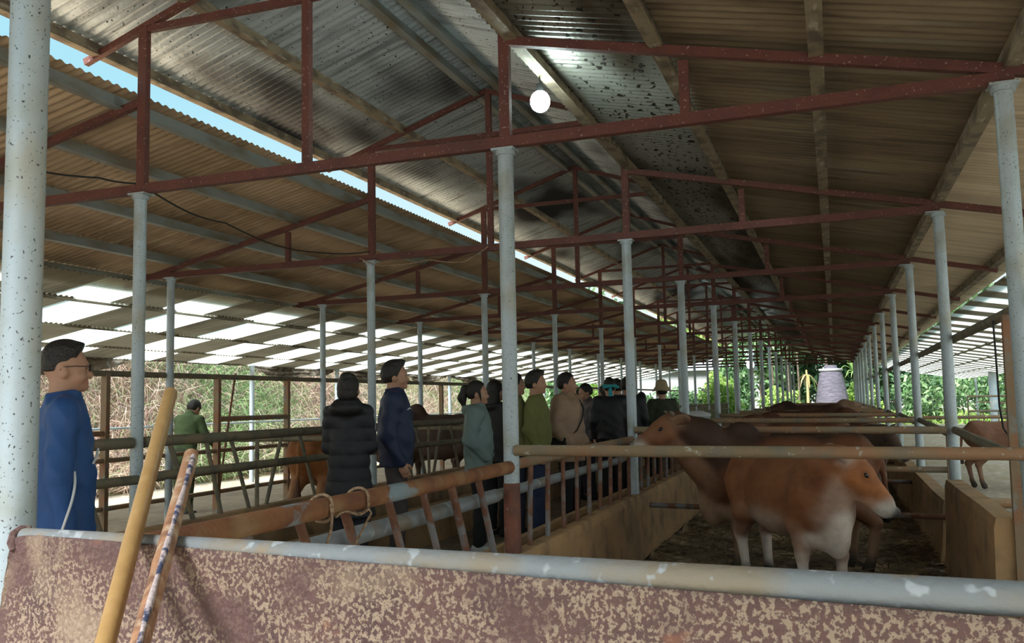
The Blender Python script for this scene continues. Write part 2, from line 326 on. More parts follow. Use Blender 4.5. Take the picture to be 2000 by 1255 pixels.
    for sd in (-1, 1):
        b = MB(); b.ball((0, 0, 0), (.025, .016, .017), 12, 8); o = b.build('eye', M['eye'], root); o.matrix_local = Matrix.Translation(H(.135, .0845*sd, -.018)) @ Matrix(F_.tolist()).to_4x4()
        if hornlen:
            b = MB(); b.tube([H(-.01, .055*sd, .02), H(-.015, .085*sd, .02+hornlen*.6), H(.0, .10*sd, .03+hornlen)], [.022, .016, .006], 8); b.build('horn', M['horn'], root)
        b = MB(); b.ball((0, 0, 0), .009, 8, 6); o = b.build('nostril', M['black'], root); o.location = H(.438, .02*sd, -.05)
    return root

# ---------------------------------------------------------------- people
SK = (.47, .26, .17)
def hand_prims(wr, d, nrm, side, curl=.5, col=SK):
    """five-fingered hand: wrist, pointing direction, palm normal, side=+1/-1 where the thumb leaves"""
    F = frame(d, up=nrm); u, w, v = F[:, 0], F[:, 1], F[:, 2]; wr = np.array(wr, float); P = []
    h = lambda a, b, c: wr+u*a+w*b*side+v*c
    P.append(cap(h(-.03, 0, 0), h(.02, 0, 0), .024, .024, col, k=.01)); P.append(ell(h(.055, 0, 0), (.045, .038, .016), col, k=.012, m=F))
    for i, (yy, L) in enumerate(((.027, .068), (.009, .076), (-.009, .070), (-.026, .055))):
        a = h(.088, yy, 0); b = a+u*L*.5*math.cos(curl)-v*L*.5*math.sin(curl); c = b+u*L*.5*math.cos(2.1*curl)-v*L*.5*math.sin(2.1*curl)
        P.append(cap(a-u*.02, b, .0095, .0088, col, k=.006)); P.append(cap(b, c, .0088, .0075, col, k=.004))
    a = h(.025, .03, -.004); b = h(.055, .055, -.012); c = h(.085, .058, -.022)
    P.append(cap(a, b, .0135, .011, col, k=.01)); P.append(cap(b, c, .011, .009, col, k=.006)); return P

def person(loc, heading, Hh, label, jacket, trousers, arms, head_yaw=0, head_pitch=0, hair='short', vox=.013, jlen=.86, puff=0, skin=SK, build=1., lean=0, hands=('R', 'L'), collar=.0, hood=None, group=None, extras=None, shoes=(.02, .02, .02), flare=0., slv=1.):
    s = Hh/1.70; root = empty('person', loc, R(heading)); root.scale = (s, s, s); tag(root, label, 'person', group)
    def hp(p):                                   # head-local (origin at neck joint) -> figure space, with turn and nod
        p = np.array(p, float); a, b = R(head_yaw), R(head_pitch); o = np.array((-.01, 0, 1.46))
        q = p-o; q = np.array((q[0]*math.cos(b)+q[2]*math.sin(b), q[1], -q[0]*math.sin(b)+q[2]*math.cos(b)))
        q = np.array((q[0]*math.cos(a)-q[1]*math.sin(a), q[0]*math.sin(a)+q[1]*math.cos(a), q[2])); return q+o
    a, b = R(head_yaw), R(head_pitch)
    HM = np.array([[math.cos(a), -math.sin(a), 0], [math.sin(a), math.cos(a), 0], [0, 0, 1]])@np.array([[math.cos(b), 0, math.sin(b)], [0, 1, 0], [-math.sin(b), 0, math.cos(b)]])
    def bend(p):                                 # lean of the upper body about the hips
        p = np.array(p, float)
        if lean and p[2] > .92:
            t = R(lean)*min(1, (p[2]-.92)/.15); q = p-np.array((0, 0, .92)); return np.array((q[0]*math.cos(t)+q[2]*math.sin(t), q[1], -q[0]*math.sin(t)+q[2]*math.cos(t)+.92))
        return p
    P = []
    E = lambda c, r, col=skin, k=.02: P.append(ell(bend(hp(c)), r, col, k=k, m=HM))
    E((-.012, 0, 1.61), (.095, .076, .092)); E((.022, 0, 1.565), (.07, .063, .09), k=.03); E((.03, 0, 1.51), (.055, .05, .042), k=.03)
    P.append(cap(bend(hp((.085, 0, 1.585))), bend(hp((.108, 0, 1.55))), .008, .013, skin, k=.012)); E((.1, 0, 1.545), (.012, .018, .009), k=.01)
    E((.078, 0, 1.492), (.022, .024, .018), k=.02); E((.083, 0, 1.603), (.014, .05, .010), k=.015)
    E((.089, 0, 1.521), (.010, .024, .006), (.42, .16, .12), k=.005); E((.087, 0, 1.512), (.010, .020, .006), (.42, .16, .12), k=.005)
    for sd in (-1, 1):
        E((-.002, .079*sd, 1.562), (.021, .012, .033), k=.006); E((.074, .03*sd, 1.582), (.014, .017, .010), k=.01); E((.06, .045*sd, 1.54), (.03, .022, .025), k=.02)
    P.append(cap(bend((-.025, 0, 1.38)), bend(hp((-.012, 0, 1.54))), .058*build, .055, skin, k=.03))
    P.append(ell(bend((0, 0, 1.22)), (.09, .15, .18), skin, k=.05)); P.append(cap(bend((0, 0, 1.1)), (0, 0, .92), .10, .11, skin, k=.05))
    legs = []
    for sd in (-1, 1):
        P.append(cap((0, .08*sd, .88), (.01, .085*sd, .5), .07, .05, skin, k=.03)); P.append(cap((.01, .085*sd, .5), (-.01, .09*sd, .09), .045, .035, skin, k=.03))
        P.append(cap((-.02, .09*sd, .06), (.09, .10*sd, .035), .035, .03, skin, k=.03))
    AR = {}
    for sd, key in ((-1, 'R'), (1, 'L')):
        sh = bend((-.01, .175*sd*build, 1.385)); el_, wr = arms[key]; AR[key] = (sh, bend(el_), bend(wr))
        P.append(cap(sh, AR[key][1], .045, .036, skin, k=.03)); P.append(cap(AR[key][1], AR[key][2], .036, .025, skin, k=.02))
    ms = [sdf_mesh('body', P, min(vox, .010), M['skin'], blur=.012)]
    for key in hands:
        sd = -1 if key == 'R' else 1; sh, el_, wr = AR[key]; d = wr-el_; n_ = np.array((0, sd*1., .1))
        if abs(d[1]) > .7*np.linalg.norm(d): n_ = np.array((0, 0, 1.))
        ms.append(sdf_mesh('hand', hand_prims(wr, d, n_, 1 if n_[2] < .5 else sd, .55, skin), .0055, M['skin'], blur=.01))
    link('body', join_meshes('body', ms) if len(ms) > 1 else ms[0], root)
    for sd in (-1, 1):
        b_ = MB(); b_.ball((0, 0, 0), .008, 10, 8); o = b_.build('eye', M['eye'], root); o.location = bend(hp((.083, .03*sd, 1.582)))
    # jacket
    J = jacket; jc = J['col']; j2 = J.get('col2', jc); P = []; pf = puff
    Q = lambda p: bend(p)
    P.append(ell(Q((-.005, 0, 1.24)), ((.125+pf)*build, (.185+pf)*build, .24), jc, k=.05)); P.append(ell(Q((.0, 0, 1.08)), ((.125+pf)*build, (.165+pf)*build, .2), jc, k=.06))
    lo = jlen
    P.append(cap(Q((0, .045, 1.08)), (0, .062, lo-.02), .115*build+pf, .12*build+pf+flare, j2, k=.06)); P.append(cap(Q((0, -.045, 1.08)), (0, -.062, lo-.02), .115*build+pf, .12*build+pf+flare, j2, k=.06))
    P.append(cap(Q((-.01, -.13*build, 1.37)), Q((-.01, .13*build, 1.37)), .07+pf*.6, .07+pf*.6, jc, k=.05))
    P.append(cap(Q((-.015, 0, 1.38)), Q((-.01, 0, 1.46+collar)), .085, .075, jc, k=.03))
    if hood: P.append(ell(Q((-.085, 0, 1.43)), (.085, .13, .075), hood, k=.03)); P.append(cap(Q((-.05, -.09, 1.44)), Q((.04, -.10, 1.36)), .04, .03, hood, k=.03)); P.append(cap(Q((-.05, .09, 1.44)), Q((.04, .10, 1.36)), .04, .03, hood, k=.03))
    for key in 'RL':
        sh, el_, wr = AR[key]; P.append(cap(sh, el_, .068*slv+pf*.7, .058*slv+pf*.6, jc, k=.035)); P.append(cap(el_, wr, .056*slv+pf*.6, .042*slv+pf*.4, jc, k=.03))
    ph = random.random()*6
    q_ = J.get('quilt', 0)
    def disp(g):
        x, y, z = g[..., 0], g[..., 1], g[..., 2]
        d = .007*np.abs(np.sin(15*z+7*x+ph+2.5*np.sin(9*y+ph)))+.006*np.abs(np.sin(24*z-15*y+ph*2+3*np.sin(11*x)))-.007
        if q_: d = d*.4-.011*np.sqrt(np.abs(np.sin(np.pi*z/q_)))+.006
        if J.get('grid'): d = d-.006*np.sqrt(np.abs(np.sin(np.pi*(y+.035)/.09)))
        return d.astype(np.float32)
    me = sdf_mesh('jacket', P, vox, M[J.get('mat', 'shell')], zmin=lo if not lean else None, disp=disp, blur=.03, planes=[((0, 0, 1.463+collar), (-.15, 0, 1.))] if not lean and not head_pitch else ())
    jk = link(J.get('name', 'jacket'), me, root)
    # trousers
    P = [ell((0, 0, .93), (.115*build, .16*build, .11), trousers, k=.04)]
    for sd in (-1, 1):
        P += [cap((0, .082*sd, .88), (.015, .088*sd, .5), .092*build, .068, trousers, k=.03), cap((.015, .088*sd, .5), (-.005, .092*sd, .10), .068, .058, trousers, k=.03)]
    me = sdf_mesh('trousers', P, vox, M['cloth'], zmin=.055, disp=lambda g: (.003*np.sin(40*g[..., 2]+ph+3*np.sin(20*g[..., 1]))).astype(np.float32)); link('trousers', me, root)
    for sd in (-1, 1):
        P = [cap((-.045, .095*sd, .045), (.12, .105*sd, .035), .042, .036, shoes, k=.03), ell((.03, .10*sd, .02), (.12, .045, .02), shoes, k=.02)]
        link('shoe', sdf_mesh('shoe', P, .012, M['cloth'], zmin=.004), root)
    # hair
    P = []; hc = (.012, .010, .009)
    HE = lambda c, r, k=.02: P.append(ell(bend(hp(c)), r, hc, k=k, m=HM))
    pl = []
    g = {'thick': .012, 'fade': .005}.get(hair, .008)
    HE((-.014, 0, 1.612), (.097+g, .078+g, .098+g)); HE((-.05, 0, 1.575), (.055+g, .072+g, .065+g), .03)
    zlo = 1.566 if hair == 'fade' else 1.527
    if hair == 'fade': HE((.0, 0, 1.668), (.085, .066, .048), .03); HE((.06, 0, 1.668), (.035, .05, .028), .03)
    if hair == 'thick': HE((.04, .0, 1.682), (.07, .07, .038), .03); HE((.07, 0, 1.655), (.034, .058, .026), .02)
    pl = [((.060, 0, 1.655), (.91, 0, -.41)), ((0, 0, zlo), (0, 0, -1.))]
    if True:
        if hair == 'bun': HE((-.06, 0, 1.675), (.055, .06, .045), .03); HE((-.05, 0, 1.55), (.07, .085, .08))
        if hair == 'ponytail':
            HE((-.125, 0, 1.63), (.035, .035, .035)); P.append(cap(bend(hp((-.13, 0, 1.63))), bend(hp((-.16, 0, 1.54))), .04, .045, hc, k=.03)); P.append(cap(bend(hp((-.16, 0, 1.54))), bend(hp((-.135, 0, 1.43))), .045, .015, hc, k=.02))
            P.append(cap(bend(hp((.03, -.078, 1.60))), bend(hp((.045, -.072, 1.50))), .014, .006, hc, k=.01)); P.append(cap(bend(hp((.03, .078, 1.60))), bend(hp((.045, .072, 1.50))), .014, .006, hc, k=.01))
        if hair == 'long': HE((-.06, 0, 1.52), (.075, .095, .12)); HE((-.07, 0, 1.42), (.06, .09, .10))
    mains = 2 if hair not in ('bun', 'ponytail', 'long') else 2
    pw = [(tuple(bend(hp(a_))), tuple(HM@np.array(n_))) for a_, n_ in pl]
    nm = 4 if hair in ('fade', 'thick') else 2
    zf = (1.66, 1.56, .016) if hair == 'fade' else (1.58, 1.52, .008)
    hd_ = lambda g: (zf[2]*np.clip((zf[0]-g[..., 2])/(zf[0]-zf[1]), 0, 1)*(0 if lean else 1)+.0022*np.sin(190*g[..., 1]+60*g[..., 0]+ph)*np.sin(80*g[..., 2]+5*ph)).astype(np.float32)
    hm = [sdf_mesh('hair', P[:nm], min(vox, .0075), M['hair'], planes=pw, disp=hd_)]
    if len(P) > nm: hm.append(sdf_mesh('hair', P[nm:], min(vox, .010), M['hair']))
    link('hair', join_meshes('hair', hm) if len(hm) > 1 else hm[0], root)
    if extras: extras(root, lambda p: Vector(bend(hp(p))), lambda p: Vector(bend(p)), AR)
    return root
AD = lambda sd, f=.02, out=.05: ((-.02, (.205+out*.5)*sd, 1.12), (.05+f, (.20+out*.4)*sd, .88))       # arm hanging
def arms(r, l): return {'R': r, 'L': l}
# ---------------------------------------------------------------- ground
def ground(name, x0, x1, y0, y1, z, material, nx=2, ny=2, amp=0, seed=1, hf=None):
    rg = np.random.default_rng(seed); xs = np.linspace(x0, x1, nx); ys = np.linspace(y0, y1, ny); vs = []
    ph = rg.random(12)*6
    for x in xs:
        for y in ys:
            h = 0
            if amp:
                h = amp*(math.sin(5*x+ph[0]+2*math.sin(3*y+ph[1]))*math.sin(4.3*y+ph[2])+.6*math.sin(13*x+ph[3]+2*math.sin(9*y))*math.sin(11*y+ph[4])+.5*math.sin(27*x+3*math.sin(17*y+ph[5]))*math.sin(23*y+ph[6]))+rg.normal()*amp*.15
            if hf: h += hf(x, y)
            vs.append((x, y, z+h))
    fs = [(i*ny+j, (i+1)*ny+j, (i+1)*ny+j+1, i*ny+j+1) for i in range(nx-1) for j in range(ny-1)]
    me = bpy.data.meshes.new(name); me.from_pydata(vs, [], fs); me.materials.append(material); me.polygons.foreach_set('use_smooth', [True]*len(me.polygons)); me.update()
    return tag(link(name, me), kind='structure')
ground('ground', -70, 70, -14, 130, -.03, M['ground'])
ground('floor', -4.1, -1.72, -3, 42, .0, M['conc2'])
ground('floor', -1.56, .8, 1.7, 42, .0, M['mud'], 60, 560, .022, 4)
ground('floor', -6.6, -4.25, 1.7, 42, .0, M['mud'], 40, 300, .022, 5)
def hill_h(x, y):
    d = max(0, -11.2-x); w = .5*math.sin(.35*y)+.3*math.sin(.9*y+1)
    return min(9, max(0, d+w*.5)*1.15)*(.9+.1*math.sin(y*.5))
ground('hillside', -24, -10.9, -6, 60, -.05, M['hill'], 30, 80, .05, 8, hill_h)
def wall(name, x, y0, y1, z1, th=.1, m='conc'):
    b = MB(); n = 40; zs = [0, .12, .3, z1-.05, z1, z1, z1-.05, .3, .12, 0]; off = [.03, .012, 0, 0, -.012, -th+.012, -th, -th, -th-.012, -th-.03]
    L = [(x+o, z) for o, z in zip(off, zs)]; vs = []
    for i in range(n+1):
        y = y0+(y1-y0)*i/n
        for (a, z) in L: vs.append((a+.006*math.sin(y*3+z*5), y, z+(.006*math.sin(y*2.1) if z > .4 else 0)))
    k = len(L); fs = [(i*k+j, i*k+j+1, (i+1)*k+j+1, (i+1)*k+j) for i in range(n) for j in range(k-1)]
    fs += [tuple(range(k)), tuple(range(n*k, n*k+k))[::-1]]
    b.add(vs, fs); return tag(b.build(name, M[m]), kind='structure')
wall('wall_middle', -1.60, 1.9, 41.8, .53, .11)            # kerb under the middle feed barrier
wall('wall_trough', -2.22, 2.6, 41.8, .34, .08, 'conc')    # aisle lip of that trough
wall('wall_left', -4.16, 2.2, 41.8, .585, .10)
wall('wall_left', -3.74, 2.6, 41.8, .36, .09)
wall('wall_right', .88, 5.35, 7.62, .68, .13)
wall('wall_right', .88, 7.86, 41.8, .50, .13)
b = MB(); b.box((-7.9, 22, .01), (2.4, 40, .06)); tag(b.build('floor', M['conc2']), kind='structure')

# ---------------------------------------------------------------- roof planes
YE = 43.0
def zR(x): return 3.36+.115-.2141*(x+1.66)
def zL(x): return 3.36+.115+.2208*(x+4.22)
def zM(x): return 4.28+.10-.335*abs(x+2.97)
def corr(name, xa, za, xb, zb, y0, y1, material, pitch=.076, amp=.009, nx=2, kind=True, per=6, slits=(), th=.004):
    n = int((y1-y0)/pitch*per); vs = []; fs = []
    t = Vector((xb-xa, 0, zb-za)).normalized(); nn = Vector((-t.z, 0, t.x)); nn = nn if nn.z > 0 else -nn
    for j in range(n+1):
        y = y0+(y1-y0)*j/n; h = amp*math.sin(2*math.pi*(y)/pitch)
        for i in range(nx):
            k = i/(nx-1); p = Vector((xa+(xb-xa)*k, y, za+(zb-za)*k))+nn*h; vs.append(p)
    for j in range(n):
        y = y0+(y1-y0)*(j+.5)/n
        for i in range(nx-1):
            xm = xa+(xb-xa)*(i+.5)/(nx-1)
            if any(abs(y-s[0]) < s[3] and s[1] < xm < s[2] for s in slits): continue
            fs.append((j*nx+i, j*nx+i+1, (j+1)*nx+i+1, (j+1)*nx+i))
    me = bpy.data.meshes.new(name); me.from_pydata(vs, [], fs); me.materials.append(material)
    me.polygons.foreach_set('use_smooth', [True]*len(me.polygons)); me.update(); o = link(name, me)
    if kind: tag(o, kind='structure')
    return o
corr('ceiling', -1.76, zR(-1.76), -.78, zR(-.78), -1.6, YE, M['roof_spotty'], slits=())  # roof sheets extended unseen behind the camera to cut skylight on the foreground
corr('ceiling', -.78, zR(-.78), .84, zR(.84), -1.6, YE, M['roof_right'], nx=12, slits=((3.915, -.05, .75, .006), (7.13, -.78, -.4, .005)))
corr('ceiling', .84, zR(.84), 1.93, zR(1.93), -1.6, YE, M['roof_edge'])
corr('ceiling', -4.31, zL(-4.31), -7.32, zL(-7.32), -1.6, YE, M['roof_left'])
corr('ceiling', -2.97, zM(-2.97), -4.66, zM(-4.66), -1.6, YE, M['roof_mid'])
corr('ceiling', -2.97, zM(-2.97), -1.28, zM(-1.28), -1.6, YE, M['roof_mid'])
b = MB(); b.beam((-2.97, -1.6, 4.415), (-2.97, YE, 4.415), .30, .012); tag(b.build('trim_ridge', M['roof_out']), kind='structure')

# purlins: C-section rails running the length of the shed
def purlin(x, z, w, h, m, label):
    b = MB(); y0, y1 = -1.5, YE-.05
    b.beam((x, y0, z), (x, y1, z), w, h)
    b.beam((x+w/2+.008, y0, z-h/2+.006), (x+w/2+.008, y1, z-h/2+.006), .02, .010)
    o = b.build('purlin', M[m]); tag(o, label, 'purlin', None)
for i, (x, m) in enumerate(((-4.40, 'purlin_g'), (-5.06, 'purlin_g'), (-5.78, 'purlin_g'), (-6.52, 'purlin_g'), (-7.18, 'purlin_g'))):
    purlin(x, zL(x)-.062, .05, .085, m, ['top grey purlin of the left roof just below the strip of sky', 'second grey purlin down the left roof slope', 'third grey purlin down the left roof slope', 'fourth grey purlin down the left roof slope', 'lowest grey purlin of the left roof above the striped lean-to'][i])
for i, x in enumerate((-4.60, -3.86, -3.07, -2.78, -2.1, -1.38)):
    purlin(x, zM(x)-.062, .05, .085, 'purlin_b' if i in (0, 1, 5) else 'purlin_g', ['brown edge purlin of the raised roof just above the strip of sky', 'purlin halfway up the left slope of the raised roof', 'purlin just left of the roof ridge', 'purlin just right of the roof ridge', 'purlin halfway down the right slope of the raised roof', 'lowest purlin on the right slope of the raised roof'][i])
for i, x in enumerate((-1.62, -.81, -.01, .845, 1.66)):
    purlin(x, zR(x)-.062, .055, .085, 'purlin_b', ['top dirty purlin of the right roof above the middle post row', 'second dirty purlin down the right roof slope', 'third dirty purlin in the middle of the right roof slope', 'fourth purlin running over the right post row', 'lowest purlin of the right roof at the right lean-to'][i])

# ---------------------------------------------------------------- lean-to roofs with translucent sheets
def leanto(side):
    sg = -1 if side == 'left' else 1
    if sg < 0: tiers = [(-6.93, -7.70, .0), (-7.66, -8.68, .28), (-8.64, -9.52, -.12), (-9.48, -10.12, .15)]; z0, s0, x0 = 2.662, .172, -7.2
    else: tiers = [(1.80, 2.45, .0), (2.40, 3.05, .5), (3.0, 3.7, -.2), (3.65, 4.4, .35), (4.35, 5.2, .1)]; z0, s0, x0 = 2.63, .17, 1.5
    proto = {}
    for ti, (xa, xb, sh) in enumerate(tiers):
        za = z0-s0*sg*(xa-x0)-.012*ti; zb = z0-s0*sg*(xb-x0)-.012*ti
        y = -1.6+sh; k = 0; b = MB()
        per = 1.6 if sg < 0 else 1.25; tw = .82 if sg < 0 else .58
        ang = math.atan2(zb-za, xb-xa)
        cyc = 0; vs = []
        while y < YE-1.0:
            # opaque sheet y..y+per-tw (part of the standing roof), then a clear sheet of its own
            n = 8*11; ya = y-.03; yb = y+per-tw+.03
            base = len(b.v)
            vs = []; nseg = int((yb-ya)/.0725*6)
            for j in range(nseg+1):
                yy = ya+(yb-ya)*j/nseg; h = .010*math.sin(2*math.pi*yy/.0725)
                vs += [(xa, yy, za+h), (xb, yy, zb+h)]
            b.add(vs, [(2*j, 2*j+1, 2*j+3, 2*j+2) for j in range(nseg)], True)
            yc = y+per-tw
            if ti not in proto:
                nseg = 66; vs = []
                for j in range(nseg+1):
                    yy = tw*j/nseg; h = .010*math.sin(2*math.pi*(yy)/.0725)
                    vs += [(0, yy, h), (xb-xa, yy, zb-za+h)]
                c = MB(); c.add(vs, [(2*j, 2*j+1, 2*j+3, 2*j+2) for j in range(nseg)], True)
                o = c.build('translucent_sheet', M['clear']); proto[ti] = o
            else: o = proto[ti].copy(); COL.objects.link(o)
            o.location = (xa, yc, za-.006)
            tn = (['top', 'second', 'third', 'lowest'] if sg < 0 else ['top', 'second', 'third', 'fourth', 'lowest'])[ti]
            tag(o, '%s clear corrugated sheet in the %s row of the %s lean-to roof' % (nth(k), tn, side), 'roof sheet', 'clear sheets of the %s lean-to' % side)
            k += 1; y += per
        o = b.build('ceiling', M['lean']); tag(o, kind='structure')
    for i, xx in enumerate([t[1] for t in tiers]):
        z = z0-s0*abs(xx-x0)-.06; b = MB(); b.beam((xx, -1.5, z+.025), (xx, YE-1, z+.025), .03, .025)
        tag(b.build('batten', M['lean']), '%s lean-to batten, %s from the top' % (side, ['first', 'second', 'third', 'fourth', 'fifth'][i]), 'batten')
leanto('left'); leanto('right')

# ---------------------------------------------------------------- trusses
TY = [1.54+3.08*i for i in range(14)]; TY[1] = 4.62; TY[2] = 7.73; TY[3] = 10.76
def truss():
    t = empty('roof_truss')
    def part(n, a, b_, w, h, m='red'):
        mb = MB(); mb.beam((a[0], 0, a[1]), (b_[0], 0, b_[1]), w, h, up=(0, 1, 0)); return mb.build(n, M[m], t)
    part('bottom_chord', (-7.0, 2.768), (.86, 2.79), .062, .05)
    part('top_chord', (-4.20, 3.365), (-7.25, 2.69), .05, .045); part('top_chord', (-1.64, 3.365), (1.72, 2.64), .05, .045)
    part('ridge_chord', (-2.97, 4.285), (-4.70, 3.705), .045, .04); part('ridge_chord', (-2.97, 4.285), (-1.25, 3.71), .045, .04)
    part('collar_beam', (-4.21, 3.855), (-1.68, 3.855), .045, .04)
    for x, z0_, z1_, w in ((-4.20, 2.79, 3.87, .065), (-2.95, 2.79, 4.26, .05), (-1.66, 2.79, 3.9, .06), (-.66, 2.80, 3.10, .05), (-5.16, 2.79, 3.11, .045)):
        part('upright', (x, z0_), (x, z1_), w, .045)
    for x in (-6.62, -4.21, -1.67, .815): b_ = MB(); b_.box((x, 0, 2.74+.02*(x > 0)), (.13, .10, .012)); b_.build('seat_plate', M['galv'], t)
    return t
T0 = truss()
for i, y in enumerate(TY):
    o = T0 if i == 0 else copy_tree(T0)
    o.location = (0, y, 0); tag(o, 'red oxide steel roof truss, %s' % ('just in front of the viewer overhead' if i == 0 else 'the %s one along the shed' % nth(i-1)), 'truss', 'roof trusses along the shed')

# ---------------------------------------------------------------- posts
def post(x, y, row, i, r=.043, top=2.738, redlow=False, lab=None, mat_='galv'):
    t = empty('steel_post', (x, y, 0))
    b = MB(); nz = 8; z0_ = .0
    lean_ = random.uniform(-.006, .006)
    b.tube([(lean_*(k/nz), 0, top*k/nz) for k in range(nz+1)], r, 16); b.build('tube', M[mat_], t)
    if redlow: b = MB(); b.tube([(0, 0, 0), (0, 0, .5), (0, 0, .90)], r+.0025, 16); b.build('painted_base', M['redbase'], t)
    b = MB(); b.tube([(lean_, 0, top-.03), (lean_, 0, top)], r+.012, 12); b.build('cap_flange', M['galv'], t)
    return tag(t, lab or 'galvanised post of the %s row, %s from the front' % (row, nth(i)), 'post', 'posts of the %s row' % row)
post(-1.81, 1.60, 'middle', 0, .044, lab='closest thick spotted galvanised post at the left edge')
for i, y in enumerate(TY[1:]):
    post(-1.67, y, 'middle', i, redlow=(i == 0)); post(-4.21, y, 'left', i, .040); post(.815+(.03 if i else 0), y, 'right', i, .042, top=2.755)
    if i: post(-6.62, y, 'far left', i-1, .040)
post(-6.62, 4.62, 'far left', 0, .04, lab='far left galvanised post hidden behind the closest post')
for i, y in enumerate((8.3, 11.1, 13.9, 16.9, 20.0, 22.9, 25.4, 28.5, 31.5, 34.5, 38)):
    post(-10.05, y, 'outer left', i, .045, top=2.13)
for i, y in enumerate((10, 13.1, 16.2, 19.3, 22.4, 25.5, 28.6, 31.7, 35, 38.2)): post(5.1, y, 'outer right', i, .04, top=1.93)

# ---------------------------------------------------------------- feed barriers and pen rails
def barrier(x, y0, y1, ztop, zbot, bars, m_top, m_bar, r=.034, mid=None, rb=.013, lab='', mname='feed_barrier', bend=0):
    t = empty(mname, (x, (y0+y1)/2, 0)); c = (y0+y1)/2
    b = MB(); n = 6; b.tube([(0, y0-c+(y1-y0)*k/n, ztop+bend*math.sin(k)) for k in range(n+1)], r, 14); b.build('top_rail', M[m_top], t)
    if mid: b = MB(); b.tube([(mid[0], y0-c, mid[1]), (mid[0], y1-c, mid[1]-.01)], mid[2], 14); b.build('lower_rail', M[mid[3]], t)
    for (ya, yb) in bars:
        b = MB(); b.tube([(0, ya-c, ztop-r*.5), (0, (ya+yb)/2-c, (ztop+zbot)/2), (0, yb-c, zbot)], rb*random.uniform(.9, 1.1), 10); b.build('bar', M[m_bar], t)
    return tag(t, lab, 'feed barrier', None)
barrier(-1.67, 1.72, 4.58, .985, .5, [(y, y+.24) for y in (2.0, 2.28, 2.56, 2.85, 3.185, 3.50, 3.80, 4.13)], 'rust', 'rustbar', .035, (-.075, .845, .036, 'galv_clean'), .017, 'rusty orange feed barrier with leaning bars between the two nearest middle posts')
M['rustrail2'] = mat('dull_rusty_rail', (.27, .19, .115), .75, 0, [((.30, .15, .08), 6, .45, .6), ((.25, .26, .24), 9, .56, .66)], .25, 60)
for i in range(1, 12):
    y0, y1 = TY[i]+.05, TY[i+1]-.05; ys = [y0+.28+.325*k for k in range(9)]
    barrier(-1.67, y0, y1, .995, .5, [(y, y-.05+.03*random.random()) for y in ys if y < y1-.08], 'rustrail2' if i < 3 else 'dirtrail', 'rustbar', .030, (-.10, .83, .03, 'galv_clean' if i == 1 else 'dirtrail'), .0145,
            'upright-barred feed barrier of the middle row, %s bay beyond the red-footed post' % nth(i-1).replace('nearest', 'first'))
for i in range(0, 12):
    y0, y1 = TY[i]+.05, TY[i+1]-.05; bars = []
    if i == 0: y0 = 2.3
    o = y0
    while o < y1-.5:
        bars += [(o+.25, o+.5), (o+.62, o+.80), (o+.90, o+1.13), (o+1.22, o+1.22), (o+1.55, o+1.33)]; o += 1.55
    bars = [q for q in bars if max(q) < y1]
    barrier(-4.21, y0, y1, 1.13, .56, bars, 'greenrail', 'greenrail', .036, (.05, .91, .03, 'greenrail'), .017, 'grey-brown V-barred feed barrier of the left row, %s bay' % nth(i))
def pole(name, a, b_, r, m, label, cat='rail', n=6, group=None, sag=0):
    mb = MB(); A = Vector(a); B = Vector(b_); mb.tube([A.lerp(B, k/n)-Vector((0, 0, sag*math.sin(math.pi*k/n))) for k in range(n+1)], r, 14)
    return tag(mb.build(name, M[m]), label, cat, group)
# cross rails between the middle and right post rows
pole('cross_rail', (-1.64, 4.60, 1.075), (1.9, 4.56, 1.045), .030, 'dirtrail', 'thick dusty cross rail nearest the viewer, running over the brown cow')
for i in range(2, 12):
    y = TY[i]; pole('cross_rail', (-1.64, y-.04, 1.075), (.80, y-.05, 1.05), .030, 'dirtrail', 'dusty cross rail of the cow pens, %s behind the thick near one' % nth(i-2).replace('nearest', 'first'))
    pole('low_cross_rail', (-1.55, y+.05, .43), (.80, y+.05, .375), .022, 'rustbar', 'low dark rail near the mud, %s pen division' % nth(i-2).replace('nearest', 'first'))
    pole('middle_cross_rail', (-1.2, y+.05, .755), (.80, y+.05, .74), .024, 'dirtrail', 'knee-high dusty rail, %s pen division' % nth(i-2).replace('nearest', 'first'))
    pole('left_pen_rail', (-4.25, y+.06, 1.02), (-6.6, y+.06, 1.02), .028, 'greenrail', 'dark cross rail of the left pens, %s division' % nth(i-2).replace('nearest', 'first'))
# right side
pole('long_rail', (.93, 2.6, 1.765), (.93, 27.5, 1.78), .032, 'greenrail', 'long dark overhead pipe running along the right post row')
for i in range(0, 11):
    y0 = 5.35 if i == 0 else TY[i+1]+.06; pole('side_rail', (.86, y0, 1.0), (.86, TY[i+2]-.06, 1.05), .030, 'greenrail', 'waist-high rail along the right post row, %s stretch' % nth(i))
for i, (y, w) in enumerate(((5.35, .085), (8.25, .08), (11.4, .07), (14.5, .07), (17.5, .07))):
    b = MB(); b.beam((.88, y, 0), (.90, y, 1.74), w, w*.6, up=(0, 1, 0)); tag(b.build('flat_post', M['rustrail2']), 'flat rusty brown post on the right side, %s' % nth(i), 'post', 'flat brown posts on the right side')
b = MB(); pts = [(.90, 5.9, 1.75), (.905, 5.92, 1.5), (.91, 5.95, 1.25), (.93, 6.0, 1.12), (.98, 6.03, 1.04)]; b.tube(pts, .006, 8); tag(b.build('cable', M['black']), 'black cable hanging from the overhead pipe on the right', 'cable')
